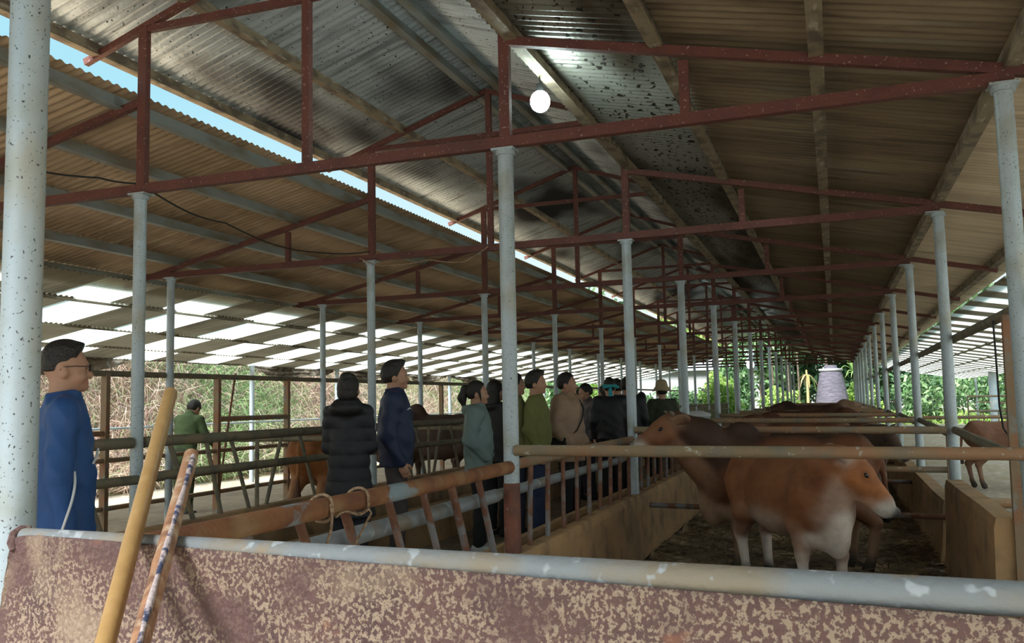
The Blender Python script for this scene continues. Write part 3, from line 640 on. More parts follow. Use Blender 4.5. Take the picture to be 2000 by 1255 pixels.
# left row outer fence
pole('long_rail', (-6.66, 5.0, 1.70), (-6.66, 41.0, 1.72), .030, 'greenrail', 'long head-high dark pipe along the far left post row')
for i, (y, zt) in enumerate(((6.88, 1.70), (8.56, 1.70), (9.95, 1.70), (14.79, 1.70), (17.6, 1.7), (20.5, 1.7), (23.4, 1.7))):
    b = MB(); b.beam((-6.66, y, 0), (-6.66, y, zt), .07, .05, up=(0, 1, 0)); tag(b.build('flat_post', M['rustrail2']), 'flat brown post of the far left fence, %s' % nth(i), 'post', 'flat brown posts of the far left fence')
pole('fence_rail', (-6.66, 8.58, 1.22), (-6.66, 9.93, 1.22), .03, 'rustrail2', 'short brown rail between two flat posts of the far left fence')
pole('fence_rail', (-6.66, 4.7, 1.12), (-6.66, 6.86, 1.12), .026, 'rustrail2', 'brown rail of the far left fence behind the man in bright blue')
for k, z in enumerate((.62, .86, .40)):
    pole('fence_rail', (-6.66, 4.7, z), (-6.66, 40, z), .024, 'dirtrail', 'long far left fence rail, %s' % ['middle one', 'upper one', 'lowest one'][k])
pole('water_pipe', (-10.0, 5.0, 1.08), (-10.0, 40, 1.10), .018, 'galv', 'thin pale pipe along the outer left posts')
# right yard fences
for k, z in enumerate((.45, .95)):
    pole('yard_rail', (1.0, 16.0, z), (7.5, 15.6, z), .028, 'dirtrail', '%s rail of the cross fence in the right yard' % ['lower', 'upper'][k])
    pole('yard_rail', (5.1, 10, z+.05), (5.1, 38, z+.05), .026, 'dirtrail', '%s rail along the outer right posts' % ['lower', 'upper'][k])
pole('yard_kerb', (1.0, 11.6, .08), (5.0, 11.5, .08), .06, 'dirtrail', 'low round kerb pole lying across the right yard')
y0 = 24.0; t = empty('yard_gate', (4.0, y0, 0))
for nm, z in (('rail', .9), ('rail', 1.25)): b = MB(); b.tube([(-1.0, 0, z), (1.6, 0, z)], .025, 8); b.build(nm, M['greenrail'], t)
for k in range(9): b = MB(); b.tube([(-1.0+.32*k, 0, .1), (-1.0+.32*k, 0, 1.25 if k % 4 == 0 else .9)], .016, 8); b.build('bar', M['greenrail'], t)
tag(t, 'dark barred gate far off in the right yard', 'gate')

# ---------------------------------------------------------------- front rail, rusted panel, bamboo poles, ropes
b = MB(); A = Vector((-1.712, 1.533, 1.056)); B = Vector((.95, 1.245, 1.070)); b.tube([A.lerp(B, k/12) for k in range(13)], .0225, 24)
tag(b.build('front_rail', M['galv_front']), 'galvanised front rail along the top of the rusty panel', 'rail')
def panel():
    # sheet hung on the viewer's side of the rail: top edge drops slightly to the right, left end rolled over
    d = (B-A).normalized(); n_ = Vector((d.y, -d.x, 0)); n_ = n_ if n_.y < 0 else -n_
    nu, nv = 160, 40; vs = []; L = (B-A).length
    for side in (0, 1):
        for i in range(nu+1):
            u = i/nu
            for j in range(nv+1):
                v = j/nv; zt = 1.069-.010*u*L/2-.020*max(0, u-.1); zt -= .02*math.exp(-u*L/.02)
                z = zt-v*.62; x0s = -.07*v*1.5
                p = A+d*(u*L+x0s*(1-u))
                off = .0275+.006*math.sin(9*u+3*v)*v+.05*v*v
                wv = .0012*math.sin(150*u+7*math.sin(31*v))
                p = p+n_*(off+wv-(.003*side)); vs.append((p.x, p.y, z))
    m_ = (nu+1)*(nv+1); F = []
    for s in (0, 1):
        for i in range(nu):
            for j in range(nv):
                q = (s*m_+i*(nv+1)+j, s*m_+(i+1)*(nv+1)+j, s*m_+(i+1)*(nv+1)+j+1, s*m_+i*(nv+1)+j+1); F.append(q if s else q[::-1])
    for i in range(nu):
        for j in (0, nv): a = i*(nv+1)+j; F.append((a, a+nv+1, m_+a+nv+1, m_+a))
    for j in range(nv):
        for i in (0, nu): a = i*(nv+1)+j; F.append((a, a+1, m_+a+1, m_+a))
    b = MB(); b.add(vs, F, True); return b
m = mat('flaking_rust_sheet', (.13, .072, .064), .85, 0, [((.09, .05, .05), 5, .5, .62, 3), ((.32, .24, .175), (125, 125, 115), .49, .545, 5), ((.11, .058, .055), 5.5, .52, .62, 3, .85), ((.10, .06, .055), 210, .56, .62, 2, .8), ((.33, .25, .175), 4.5, .58, .68, 3, .7), ((.32, .13, .07), 9, .66, .74, 3, .6)], .6, 70)
M['flake'] = m
pn = panel().build('rusty_panel', M['flake']); tag(pn, 'flaking maroon and tan rusted sheet panel under the front rail', 'panel')
b = MB(); b.tube([A+Vector((.012, -.031, -.022)), A+Vector((.004, -.029, -.006)), A+Vector((.001, -.020, .010)), A+Vector((.004, -.004, .020)), A+Vector((.02, .006, .022))], [.007, .010, .011, .009, .005], 10); b.build('rolled_corner', M['flake'], pn)
def bamboo(a, c, ra, rb_, m, label, nodes, strip=None):
    t = empty('bamboo_pole', a); A_ = Vector((0, 0, 0)); C_ = Vector(c)-Vector(a); d = C_.normalized(); L = C_.length
    b = MB(); pts = []; rr = []; n = 40
    for k in range(n+1):
        u = k/n; pts.append(A_+C_*u); r0 = ra+(rb_-ra)*u
        for q in nodes: r0 += .0018*math.exp(-((u-q)*L/.008)**2)
        rr.append(r0)
    b.tube(pts, rr, 18); b.build('culm', M[m], t)
    b = MB(); b.tube([C_*1.0001, C_*1.0001+d*.0015], rb_*.72, 14); b.build('hollow_end', M['black'], t)
    if strip:
        b = MB(); tc_ = (Vector((0, 0, 1.33))-Vector(a)-C_*.7).normalized(); fr = (tc_-d*tc_.dot(d)).normalized(); x = d.cross(fr)
        ps = [A_+C_*(.02+.96*k/60)+(fr*1.0+x*(.1+.22*math.sin(k*.13))).normalized()*(ra+(rb_-ra)*(k/60)-.001) for k in range(61)]
        b.tube(ps, [.0055+.0012*math.sin(k*.9) for k in range(61)], 8); b.build('peeling_strip', M[strip], t)
    return tag(t, label, 'pole')
M['strip'] = mat('peeling_grey_strip', (.50, .42, .42), .7, 0, [((.05, .06, .12), 34, .5, .6, 3), ((.65, .5, .42), 60, .6, .7)], .3, 120)
def ext(a, c, k): a = Vector(a); c = Vector(c); return tuple(a+(c-a)*k)
top1, bot1 = (-1.625, 1.90, 1.375), (-1.155, 1.20, .94)
bamboo(ext(top1, bot1, 1.9), top1, .0170, .0172, 'bamboo', 'smooth golden bamboo pole leaning on the front rail, the taller one', (.30, .62, .87))
_k = .945; _s = lambda p: (p[0]*_k, p[1]*_k, 1.33+(p[2]-1.33)*_k)
top2, bot2 = _s((-1.475, 1.80, 1.222)), _s((-1.148, 1.275, .932))
bamboo(ext(top2, bot2, 2.2), top2, .0162, .0160, 'bamboo2', 'weathered reddish bamboo pole leaning on the front rail, the shorter one', (.35, .7), 'strip')
def rope(pts, r, label, closed=False):
    b = MB(); b.tube(pts, r, 8, closed=closed); return tag(b.build('rope', M['rope']), label, 'rope')
for k, yc in enumerate((2.70, 2.95)):
    lp = [(-1.67+.044*math.cos(a), yc+.012*math.sin(a*1.5), .985+.046*math.sin(a)) for a in np.linspace(0, 2*math.pi, 20)[:-1]]
    if k == 0: rope([(-1.632, yc, 1.0)]+[(-1.63+.01*math.sin(i), yc-.03*i*.3, .985-.035*i) for i in range(1, 8)], .005, 'loose rope end dangling from the rusty barrier rail')
    rope(lp, .0055, ['tan rope loop tied round the rusty barrier rail, nearer one', 'tan rope loop tied round the rusty barrier rail, farther one'][k], True)
rope([(-1.625, 2.72+.23*k/8+.0, .955+.012*math.sin(k*.8)) for k in range(9)]+[(-1.62, 2.96-.05*k, .94-.04*k) for k in range(5)], .0045, 'knotted rope strand strung between the two rope loops')
# black cable strung through the roof
def cable(pts, r, m, label, n=10):
    P_ = []; 
    for i in range(len(pts)-1):
        a, c = Vector(pts[i]), Vector(pts[i+1])
        for k in range(n): t = k/n; P_.append(a.lerp(c, t)-Vector((0, 0, .03*math.sin(math.pi*t)*(a-c).length)))
    P_.append(Vector(pts[-1])); b = MB(); b.tube(P_, r, 6); return tag(b.build('electric_cable', M[m]), label, 'cable')
cable([(-4.5, 3.85, 2.79), (-4.30, 4.35, 2.80), (-4.20, 4.56, 2.80)], .006, 'black', 'black cable reaching the top of the nearest left post')
cable([(-4.15, 4.66, 2.76), (-4.45, 5.8, 2.79), (-4.75, 7.66, 2.86), (-4.2, 7.68, 2.83)], .006, 'black', 'black cable sagging from the left post to the second truss')
cable([(-4.30, 7.66, 2.77), (-4.08, 7.66, 2.68), (-3.55, 7.66, 2.70), (-3.2, 7.66, 2.65), (-2.95, 7.66, 2.78)], .006, 'rope', 'pale rope sagging under the second truss')

# ---------------------------------------------------------------- lamps
def lamp(x, y, z, ztop, r, e, label, pw):
    t = empty('light_bulb', (x, y, z))
    mm = bpy.data.materials.new('lit_bulb'); mm.use_nodes = True; n = mm.node_tree.nodes; em = n.new('ShaderNodeEmission'); em.inputs[0].default_value = (.80, 1, .96, 1); em.inputs[1].default_value = e
    mm.node_tree.links.new(em.outputs[0], n['Material Output'].inputs[0])
    b = MB(); b.ball((0, 0, 0), (r, r, r*1.1), 20, 14); b.build('bulb', mm, t)
    b = MB(); b.tube([(0, 0, r*.9), (0, 0, r+.05)], .022, 12); b.build('socket', M['black'], t)
    b = MB(); b.tube([(0, 0, r+.05), (.005, 0, (ztop-z+r)/2), (0, 0, ztop-z)], .004, 6); b.build('cord', M['black'], t)
    ld = bpy.data.lights.new('bulb_light', 'POINT'); ld.energy = pw; ld.color = (.80, 1, .97); ld.shadow_soft_size = r+.01
    lo = bpy.data.objects.new('bulb_light', ld); COL.objects.link(lo); lo.parent = t
    return tag(t, label, 'lamp')
lamp(-1.637, 5.2, 3.20, 3.36, .062, 40, 'bright white bulb hanging under the roof near the ridge', 9)
lamp(-2.1, 25, 2.22, 3.99, .10, 12, 'small distant lit bulb hanging among the far posts', 8)

# ---------------------------------------------------------------- cattle
cow((-.30, 6.50, 0), -58, (.055, 6.02, .955), (.26, .05, -.29), .92, hs=1.17, sz=.93, hump=.2, coat=(.27, .10, .036), dark=(.08, .028, .015), pale=(.70, .60, .53), hornlen=.03, face=(.40, .14, .04),
    label='reddish-brown cow with white brisket and muzzle, standing under the nearest cross rail', vox=.013)
cow((-.43, 7.36, 0), 190, (-1.215, 7.08, 1.175), (-.36, -.15, -.20), .93, coat=(.17, .06, .023), dark=(.016, .009, .007), pale=(.34, .21, .13), hornlen=.05, neckdark=.75, darkback=.8, face=(.24, .095, .04),
    label='dark-backed brown cow facing left behind the reddish one, nose at the barrier', vox=.015, hump=1.3)
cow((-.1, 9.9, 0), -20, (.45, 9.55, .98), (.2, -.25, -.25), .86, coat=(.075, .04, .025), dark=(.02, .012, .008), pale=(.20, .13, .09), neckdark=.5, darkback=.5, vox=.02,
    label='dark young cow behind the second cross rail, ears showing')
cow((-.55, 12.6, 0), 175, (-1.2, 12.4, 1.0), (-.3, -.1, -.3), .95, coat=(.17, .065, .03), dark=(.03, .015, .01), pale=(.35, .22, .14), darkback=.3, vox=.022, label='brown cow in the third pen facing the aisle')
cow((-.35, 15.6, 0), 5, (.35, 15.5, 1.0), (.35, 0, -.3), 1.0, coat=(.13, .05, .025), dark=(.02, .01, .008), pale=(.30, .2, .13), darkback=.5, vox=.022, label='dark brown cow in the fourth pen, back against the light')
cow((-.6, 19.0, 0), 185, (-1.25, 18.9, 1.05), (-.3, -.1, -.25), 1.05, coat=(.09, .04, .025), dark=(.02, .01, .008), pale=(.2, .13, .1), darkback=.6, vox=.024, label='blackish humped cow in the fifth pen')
cow((-.1, 22.0, 0), 10, (.55, 22.1, 1.05), (.3, .1, -.25), 1.05, coat=(.28, .17, .11), dark=(.1, .06, .04), pale=(.5, .4, .3), vox=.024, label='pale fawn cow in the sixth pen')
cow((2.35, 14.3, 0), 5, (2.85, 14.2, .72), (.2, -.05, -.3), .84, coat=(.17, .075, .04), dark=(.04, .02, .015), pale=(.25, .14, .09), vox=.022, label='small brown cow grazing in the right yard')
cow((-5.35, 8.9, 0), 95, (-5.3, 9.6, 1.0), (.1, .3, -.3), .98, coat=(.34, .13, .04), dark=(.10, .04, .02), pale=(.5, .33, .2), vox=.02, label='orange-brown cow seen from behind in the left pen')
cow((-5.9, 12.9, 0), 190, (-6.4, 12.8, 1.12), (-.3, -.1, -.2), 1.06, coat=(.06, .03, .02), dark=(.015, .01, .008), pale=(.15, .1, .08), vox=.024, hump=1.8, label='dark cow in the left pens with a tall hump, nearer one')
cow((-5.2, 13.7, 0), 10, (-4.6, 13.8, 1.1), (.3, .1, -.2), 1.05, coat=(.08, .04, .025), dark=(.015, .01, .008), pale=(.15, .1, .08), vox=.024, hump=1.6, label='dark cow in the left pens, farther one')

# ---------------------------------------------------------------- people
def ex_blue(root, hp, bp, AR):
    g = empty('glasses'); g.parent = root
    for sd in (-1, 1):
        b = MB(); ring = [hp((.103, .032*sd+.024*math.cos(a), 1.583+.017*math.sin(a))) for a in np.linspace(0, 2*math.pi, 16)[:-1]]; b.tube(ring, .0022, 6, closed=True); b.build('rim', M['black'], g)
        b = MB(); b.tube([hp((.100, .057*sd, 1.588)), hp((.05, .081*sd, 1.590)), hp((-.005, .084*sd, 1.585)), hp((-.02, .083*sd, 1.57))], .0022, 6); b.build('temple', M['black'], g)
    b = MB(); b.tube([hp((.104, -.009, 1.586)), hp((.106, 0, 1.589)), hp((.104, .009, 1.586))], .0022, 6); b.build('bridge', M['black'], g)
    sh, el, wr = [Vector(q) for q in AR['R']]
    jk = [c for c in root.children if c.name.startswith('jacket')][0]
    b = MB(); ps = []
    for k in range(14):
        u = k/13; p = el.lerp(wr, u*.95); d = (wr-el).normalized(); s1 = Vector((0, -1, 0)); s1 = (s1-d*s1.dot(d)).normalized(); s2 = d.cross(s1)
        a = -1.65+2.5*u; rr = .066-.013*u; ps.append(p+(s1*math.cos(a)+s2*math.sin(a))*rr)
    b.tube(ps, .006, 8); b.build('reflective_piping', M['white'], jk)
    b = MB(); b.tube([bp((.118, -.12, 1.14)), bp((.135, -.07, 1.17)), bp((.143, -.02, 1.20))], .006, 8); b.build('reflective_piping', M['white'], jk)
BLUE = (.018, .085, .28); NAVY = (.012, .025, .075)
person((-3.30, 3.17, 0), 48, 1.645, 'man in a bright blue jacket and glasses at the far left behind the front rail', dict(col=BLUE), (.03, .03, .05),
       arms(((-.03, -.235, 1.10), (.02, -.225, .79)), ((.0, .215, 1.09), (.08, .20, .80))), head_yaw=-6, hair='fade', vox=.010, jlen=.64, flare=.03, build=1.0, extras=ex_blue, hands=('R', 'L'), collar=.015)
def ex_phone(root, hp, bp, AR):
    pass
person((-3.44, 5.95, 0), 108, 1.57, 'person in a long black quilted coat seen from behind, hair in a bun', dict(col=(.012, .013, .020), quilt=.105, grid=True, name='coat'), (.02, .02, .03),
       arms(((.02, -.165, 1.12), (.20, -.10, 1.12)), ((.02, .165, 1.12), (.20, .10, 1.12))), hair='bun', vox=.010, jlen=.56, build=.78, puff=.010, flare=.045, slv=.85, hood=(.010, .010, .012), collar=.045)
def ex_navy(root, hp, bp, AR):
    jk = [c for c in root.children if c.name.startswith('jacket')][0]
    b = MB(); b.tube([bp((.10, -.115, 1.30)), bp((.118, -.09, 1.315)), bp((.125, -.06, 1.31))], .005, 8); b.build('chest_logo', M['white'], jk)
person((-3.41, 6.66, 0), 24, 1.69, 'man in a dark navy zip jacket with a hand in his pocket, facing right', dict(col=NAVY), (.075, .065, .068),
       arms(((-.06, -.225, 1.10), (.045, -.195, .875)), ((-.03, .22, 1.10), (.03, .19, .88))), head_yaw=-4, hair='thick', vox=.010, jlen=.84, puff=.012, build=1.03, extras=ex_navy, collar=.025)
person((-3.08, 7.65, 0), 15, 1.53, 'woman in a pale teal jacket with a dark ponytail', dict(col=(.155, .225, .225)), (.012, .012, .014),
       arms(((-.06, -.225, 1.12), (.10, -.165, .95)), ((-.05, .22, 1.12), (.10, .15, .95))), hands=(), hair='ponytail', vox=.010, jlen=.80, puff=.018, collar=.02, hood=(.15, .20, .20), head_pitch=0, shoes=(.5, .5, .5))
person((-3.27, 8.62, 0), 70, 1.56, 'person in a black hooded jacket right behind the nearest middle post', dict(col=(.016, .016, .02)), (.01, .01, .012),
       arms(AD(-1)[0:2], AD(1)[0:2]), hair='long', vox=.014, jlen=.80, puff=.02, hood=(.012, .012, .014))
OL = (.17, .18, .055)
person((-3.05, 8.60, 0), 30, 1.63, 'person in an olive shirt half hidden behind the nearest middle post', dict(col=(.21, .20, .085), mat='cloth'), (.03, .035, .06), arms(AD(-1), AD(1)), hair='short', vox=.014, jlen=.86)
person((-2.79, 8.50, 0), 12, 1.635, 'young man in an olive green jacket facing right with thick black hair', dict(col=OL, mat='cloth'), (.022, .035, .085),
       arms(((-.06, -.22, 1.11), (.04, -.21, .88)), ((-.02, .22, 1.11), (.05, .2, .88))), head_yaw=-8, head_pitch=0, hair='thick', vox=.010, jlen=.80, puff=.01)
def ex_strap(root, hp, bp, AR):
    b = MB(); ps = [bp((-.02, .15, 1.455)), bp((.09, .12, 1.40)), bp((.165, .06, 1.31)), bp((.185, -.02, 1.20)), bp((.16, -.10, 1.08)), bp((.05, -.185, .98))]; b.tube(ps, .009, 8); o = b.build('bag_strap', M['black'], root)
    b = MB(); b.box((.0, -.23, .93), (.20, .06, .15)); b.build('shoulder_bag', M['black'], root)
person((-2.66, 9.15, 0), -12, 1.63, 'woman in a beige padded coat with a black strap across her chest', dict(col=(.33, .215, .14), quilt=.13, name='coat'), (.015, .015, .018),
       arms(((-.04, -.235, 1.11), (.10, -.18, .93)), ((-.02, .235, 1.11), (.10, .18, .93))), hands=(), head_yaw=12, hair='short', vox=.011, jlen=.74, puff=.03, collar=.035, extras=ex_strap)
person((-3.22, 12.05, 0), -140, 1.57, 'person with short black hair and a grey-brown top looking left', dict(col=(.10, .085, .085), col2=(.05, .06, .09)), (.03, .03, .05), arms(AD(-1), AD(1)), hair='short', vox=.018, head_pitch=15)
person((-3.45, 12.5, 0), 200, 1.50, 'person in a maroon jacket behind the woman in beige', dict(col=(.12, .015, .02)), (.02, .02, .03), arms(AD(-1), AD(1)), hair='short', vox=.018)
person((-3.05, 12.35, 0), 150, 1.55, 'person in a rust-brown top with long dark hair', dict(col=(.17, .06, .03)), (.02, .02, .03), arms(AD(-1), AD(1)), hair='long', vox=.018)
def ex_turq(root, hp, bp, AR):
    M['turq'] = M.get('turq') or mat('turquoise_cloth', (.04, .38, .44), .8)
    t = empty('headband'); t.parent = root
    b = MB(); b.tube([hp((-.005+.108*math.cos(a), .088*math.sin(a), 1.60)) for a in np.linspace(0, 2*math.pi, 24)[:-1]], .018, 8, closed=True); b.build('band', M['turq'], t)
    for sd in (-1, 1): b = MB(); b.tube([hp((-.115, .0, 1.60)), hp((-.14, .05*sd, 1.59)), hp((-.13, .11*sd, 1.57))], [.012, .026, .018], 8); b.build('bow', M['turq'], t)
    b = MB(); b.tube([hp((-.12, .0, 1.59)), hp((-.13, .01, 1.53)), hp((-.13, .0, 1.45))], [.014, .026, .032], 8); b.build('tail', M['turq'], t)
person((-2.83, 11.75, 0), 112, 1.63, 'woman in black with a turquoise headband tied behind', dict(col=(.008, .009, .014)), (.008, .008, .01), arms(AD(-1), AD(1)), hair='short', vox=.015, extras=ex_turq, puff=.02)
person((-2.70, 12.25, 0), 95, 1.645, 'man in black with short hair beside the turquoise headband', dict(col=(.008, .009, .014)), (.008, .008, .01), arms(AD(-1), AD(1)), hair='short', vox=.015, puff=.02, build=1.08)
person((-3.0, 12.9, 0), 140, 1.64, 'dark-haired person behind the turquoise headband', dict(col=(.012, .012, .015)), (.01, .01, .01), arms(AD(-1), AD(1)), hair='short', vox=.018)
def ex_hat(root, hp, bp, AR):
    m_ = mat('beige_hat_felt', (.40, .34, .21), .9, 0, [((.28, .23, .14), 14, .5, .7)])
    b = MB(); n = 28; prof = [(.0, 1.775), (.05, 1.77), (.082, 1.745), (.098, 1.69), (.105, 1.655), (.13, 1.625), (.155, 1.590), (.152, 1.583), (.125, 1.615), (.10, 1.64)]
    vs = []; 
    for (r0, z) in prof:
        for k in range(n): a = 2*math.pi*k/n; vs.append(hp((-.01+max(r0, .001)*math.cos(a)*1.05, max(r0, .001)*math.sin(a), z+.006*math.sin(3*a)*(r0 > .12))))
    fs = [(i*n+k, i*n+(k+1) % n, (i+1)*n+(k+1) % n, (i+1)*n+k) for i in range(len(prof)-1) for k in range(n)]
    b.add(vs, fs, True); b.build('hat', m_, root)
person((-2.45, 13.5, 0), 120, 1.57, 'person in an olive jacket and beige brimmed hat seen from behind', dict(col=(.045, .055, .03), mat='cloth'), (.03, .03, .03), arms(AD(-1), AD(1)), hair='short', vox=.015, extras=ex_hat, puff=.015)
person((-2.9, 14.2, 0), 100, 1.45, 'person in dark clothes just left of the brimmed hat, behind the post', dict(col=(.012, .014, .02)), (.01, .01, .01), arms(AD(-1), AD(1)), hair='short', vox=.018)
gp = person((-7.78, 9.35, 0), 95, 1.50, 'man in a green shirt bending over work beyond the left pens', dict(col=(.075, .12, .05), mat='cloth'), (.05, .07, .035),
       arms(((.10, -.25, 1.16), (.28, -.24, 1.10)), ((.12, .20, 1.12), (.25, .05, 1.02))), hair='short', vox=.013, lean=16, head_pitch=25, jlen=.86, head_yaw=-10)
pole('work_stick', (-7.50, 9.68, .25), (-7.18, 9.58, 1.78), .013, 'redbase', 'reddish wooden stick held by the man in green', 'stick')

# ---------------------------------------------------------------- tarps under the left eave
def swag(y0, y1, z, drop, label, seed):
    rg = np.random.default_rng(seed); ph = rg.random(6)*6; n, m_ = 60, 14; vs = []
    for i in range(n+1):
        u = i/n; dr = drop*(.25+.75*math.sin(math.pi*u)**.8)*(1+.2*math.sin(7*u+ph[0]))
        for j in range(m_+1):
            v = j/m_; fold = .035*math.sin(v*14+3*math.sin(math.pi*u)*2+ph[1])*math.sin(math.pi*min(1, u*1.2)+.2)+.02*math.sin(u*40+ph[2]+v*6)
            vs.append((-10.12+fold+.05*v, y0+(y1-y0)*u, z-dr*v-.05*math.sin(math.pi*u)*(1-v)))
    k = m_+1; fs = [(i*k+j, (i+1)*k+j, (i+1)*k+j+1, i*k+j+1) for i in range(n) for j in range(m_)]
    b = MB(); b.add(vs, fs, True); o = b.build('hanging_tarp', M['tarp']); md = o.modifiers.new('thickness', 'SOLIDIFY'); md.thickness = .006
    return tag(o, label, 'tarp', 'torn tarps along the left eave')
for i, (a, c, dr) in enumerate(((5.2, 8.2, .12), (8.4, 11.0, .22), (11.3, 13.8, .06), (14.0, 16.8, .26), (17.0, 19.9, .22), (20.1, 22.8, .25), (23.0, 25.3, .22), (25.6, 28.4, .22))):
    swag(a, c, 2.16, dr, 'torn brown tarp swag under the left lean-to edge, %s' % nth(i), i)

# ---------------------------------------------------------------- grass bank, trees, far background
def strips(name, P0, D1, D2, Wd, Cl, material, parent=None):
    n = len(P0); side = np.cross(D1+D2, RNG.normal(size=(n, 3))); side /= np.linalg.norm(side, axis=1)[:, None]+1e-9; side *= Wd[:, None]
    A_ = P0; B_ = P0+D1; C_ = P0+D1+D2
    V = np.stack([A_-side, A_+side, B_-side*.8, B_+side*.8, C_], 1).reshape(-1, 3); i = np.arange(n)[:, None]*5
    q = np.concatenate([i, i+1, i+3, i+2], 1); t = np.concatenate([i+2, i+3, i+4], 1)
    me = bpy.data.meshes.new(name); nf = 2*n
    me.vertices.add(len(V)); me.vertices.foreach_set('co', V.ravel().astype(np.float32))
    me.loops.add(7*n); me.polygons.add(nf)
    li = np.concatenate([q, t], 1).ravel(); me.loops.foreach_set('vertex_index', li)
    st = np.stack([np.arange(n)*7, np.arange(n)*7+4], 1).ravel(); me.polygons.foreach_set('loop_start', st)
    me.update(calc_edges=True); me.validate()
    c = np.ones((len(V), 4), np.float32); c[:, :3] = np.repeat(Cl, 5, axis=0); at_ = me.color_attributes.new('Col', 'FLOAT_COLOR', 'POINT'); at_.data.foreach_set('color', c.ravel())
    me.materials.append(material); return link(name, me, parent)
n = 80000
y = RNG.uniform(2, 46, n)**1.0; y = np.where(RNG.random(n) < .6, RNG.uniform(4, 24, n), y)
x = -11.2-np.abs(RNG.uniform(0, 3.6, n)); z = np.array([hill_h(a, b_) for a, b_ in zip(x, y)])-.03
th = RNG.normal(-.6, .8, n); L = RNG.uniform(.35, 1.15, n)
D1 = np.stack([np.abs(RNG.normal(.35, .2, n)), np.sin(th)*.8, RNG.uniform(.2, 1.0, n)], 1); D1 *= (L/np.linalg.norm(D1, axis=1)*.55)[:, None]
D2 = np.stack([np.abs(RNG.normal(.5, .25, n)), np.sin(th)*1.0, RNG.uniform(-.9, .3, n)], 1); D2 *= (L/np.linalg.norm(D2, axis=1)*.5)[:, None]
pal = np.array([(.62, .50, .36), (.56, .40, .32), (.46, .31, .25), (.74, .66, .52), (.34, .48, .20), (.26, .42, .18), (.62, .46, .42)])
patch = np.sin(y*.9+np.sin(x*2.1)*1.4)+np.sin(y*.37+2)+.10*(y-18)
isg = RNG.random(n) < np.clip(.22+.28*patch, .08, .92)
ci = np.where(isg, RNG.integers(4, 6, n), RNG.choice([0, 1, 2, 3, 6], n)); Cl = pal[ci]*RNG.uniform(.75, 1.2, (n, 1))
o = strips('grass', np.stack([x, y, z], 1), D1, D2, RNG.uniform(.0035, .009, n), Cl, M['blade']); tag(o, 'dry straw-coloured grass and weeds arching over the left bank', 'grass', None, 'stuff')

def leafcloud(center, rad, n, size, cols, parent, name='foliage', shell=.35):
    d = RNG.normal(size=(n, 3)); d /= np.linalg.norm(d, axis=1)[:, None]; rr = RNG.uniform(shell, 1, n)**.6
    lump = 1+.25*np.sin(d[:, 0]*5+center[1])*np.sin(d[:, 2]*6+center[0])
    P0 = np.array(center)+d*(rr*lump)[:, None]*np.array(rad)
    D1 = RNG.normal(size=(n, 3)); D1 /= np.linalg.norm(D1, axis=1)[:, None]; D1 *= size*RNG.uniform(.6, 1.2, n)[:, None]
    D2 = D1*.7+np.array((0, 0, -.35))*size
    Cl = np.array(cols)[RNG.integers(0, len(cols), n)]*RNG.uniform(.7, 1.25, (n, 1))
    return strips(name, P0, D1, D2, np.full(n, size*.34), Cl, M['leaf'], parent)
G1 = [(.12, .24, .09), (.19, .34, .14), (.30, .44, .22), (.08, .16, .08)]; G2 = [(.04, .10, .045), (.06, .14, .06), (.09, .18, .08)]; G3 = [(.35, .52, .12), (.22, .42, .08), (.45, .55, .2)]
def tree(x, y, h, rad, cols, label, n=1500, size=.28, cz=None, tr=.10, name='tree', cat='tree', group=None):
    t = empty(name, (x, y, 0)); cz = cz or h-rad[2]
    if tr:
        b = MB(); k = 6; b.tube([(.12*math.sin(i*1.3+x), .1*math.sin(i+y), cz*i/k) for i in range(k+1)], [tr*(1-.5*i/k) for i in range(k+1)], 8)
        for q in range(4): a = q*1.6+x; b.tube([(0, 0, cz*.7), (rad[0]*.4*math.cos(a), rad[1]*.4*math.sin(a), cz+rad[2]*.2)], [tr*.5, tr*.15], 6)
        b.build('trunk', M['bark'], t)
    leafcloud((0, 0, cz), rad, n, size, cols, t); return tag(t, label, cat, group)
tl = [(-15, 58, 9, (4, 3, 4), G1, 'broad green tree at the far left end beyond the shed'), (-9.5, 64, 8, (3.5, 3, 3), G3, 'light green tree above the pale house'), (-4.2, 58, 9.5, (3, 2.5, 3.6), G1, 'tall green tree behind the far posts'),
      (-6.6, 70, 12, (4, 3, 5), G1, 'tallest pale green tree seen through the far gable'), (-1.5, 80, 10, (4.5, 3, 5), G2, 'dark shady tree directly behind the grey tower'), (4, 68, 9, (4, 3, 4.5), G2, 'dark tree right of the grey tower'),
      (8, 56, 8, (4, 3, 4), G1, 'green tree beyond the right yard'), (13, 50, 8, (4, 4, 4), G2, 'dark green tree at the far right of the yard'), (9.5, 40, 5.5, (2.4, 2.4, 2.4), G1, 'round green tree near the blue-white posts'),
      (17, 42, 8, (4, 4, 4), G1, 'wide green tree beyond the pale building'), (-20, 50, 10, (5, 4, 4.5), G1, 'big tree on top of the left bank')]
tl += [(-2.7, 60, 6.5, (2.0, 2, 3.2), G2, 'dark leafy thicket left of the grey tower'), (1.9, 60, 7, (2.4, 2, 3.5), G2, 'dark leafy thicket right of the grey tower'), (-.3, 57, 8.5, (2.0, 1.5, 2.2), G2, 'dark hanging crown above the grey tower')]
for a in tl: tree(a[0], a[1], a[2], a[3], a[4], a[5], n=2600, size=.32)
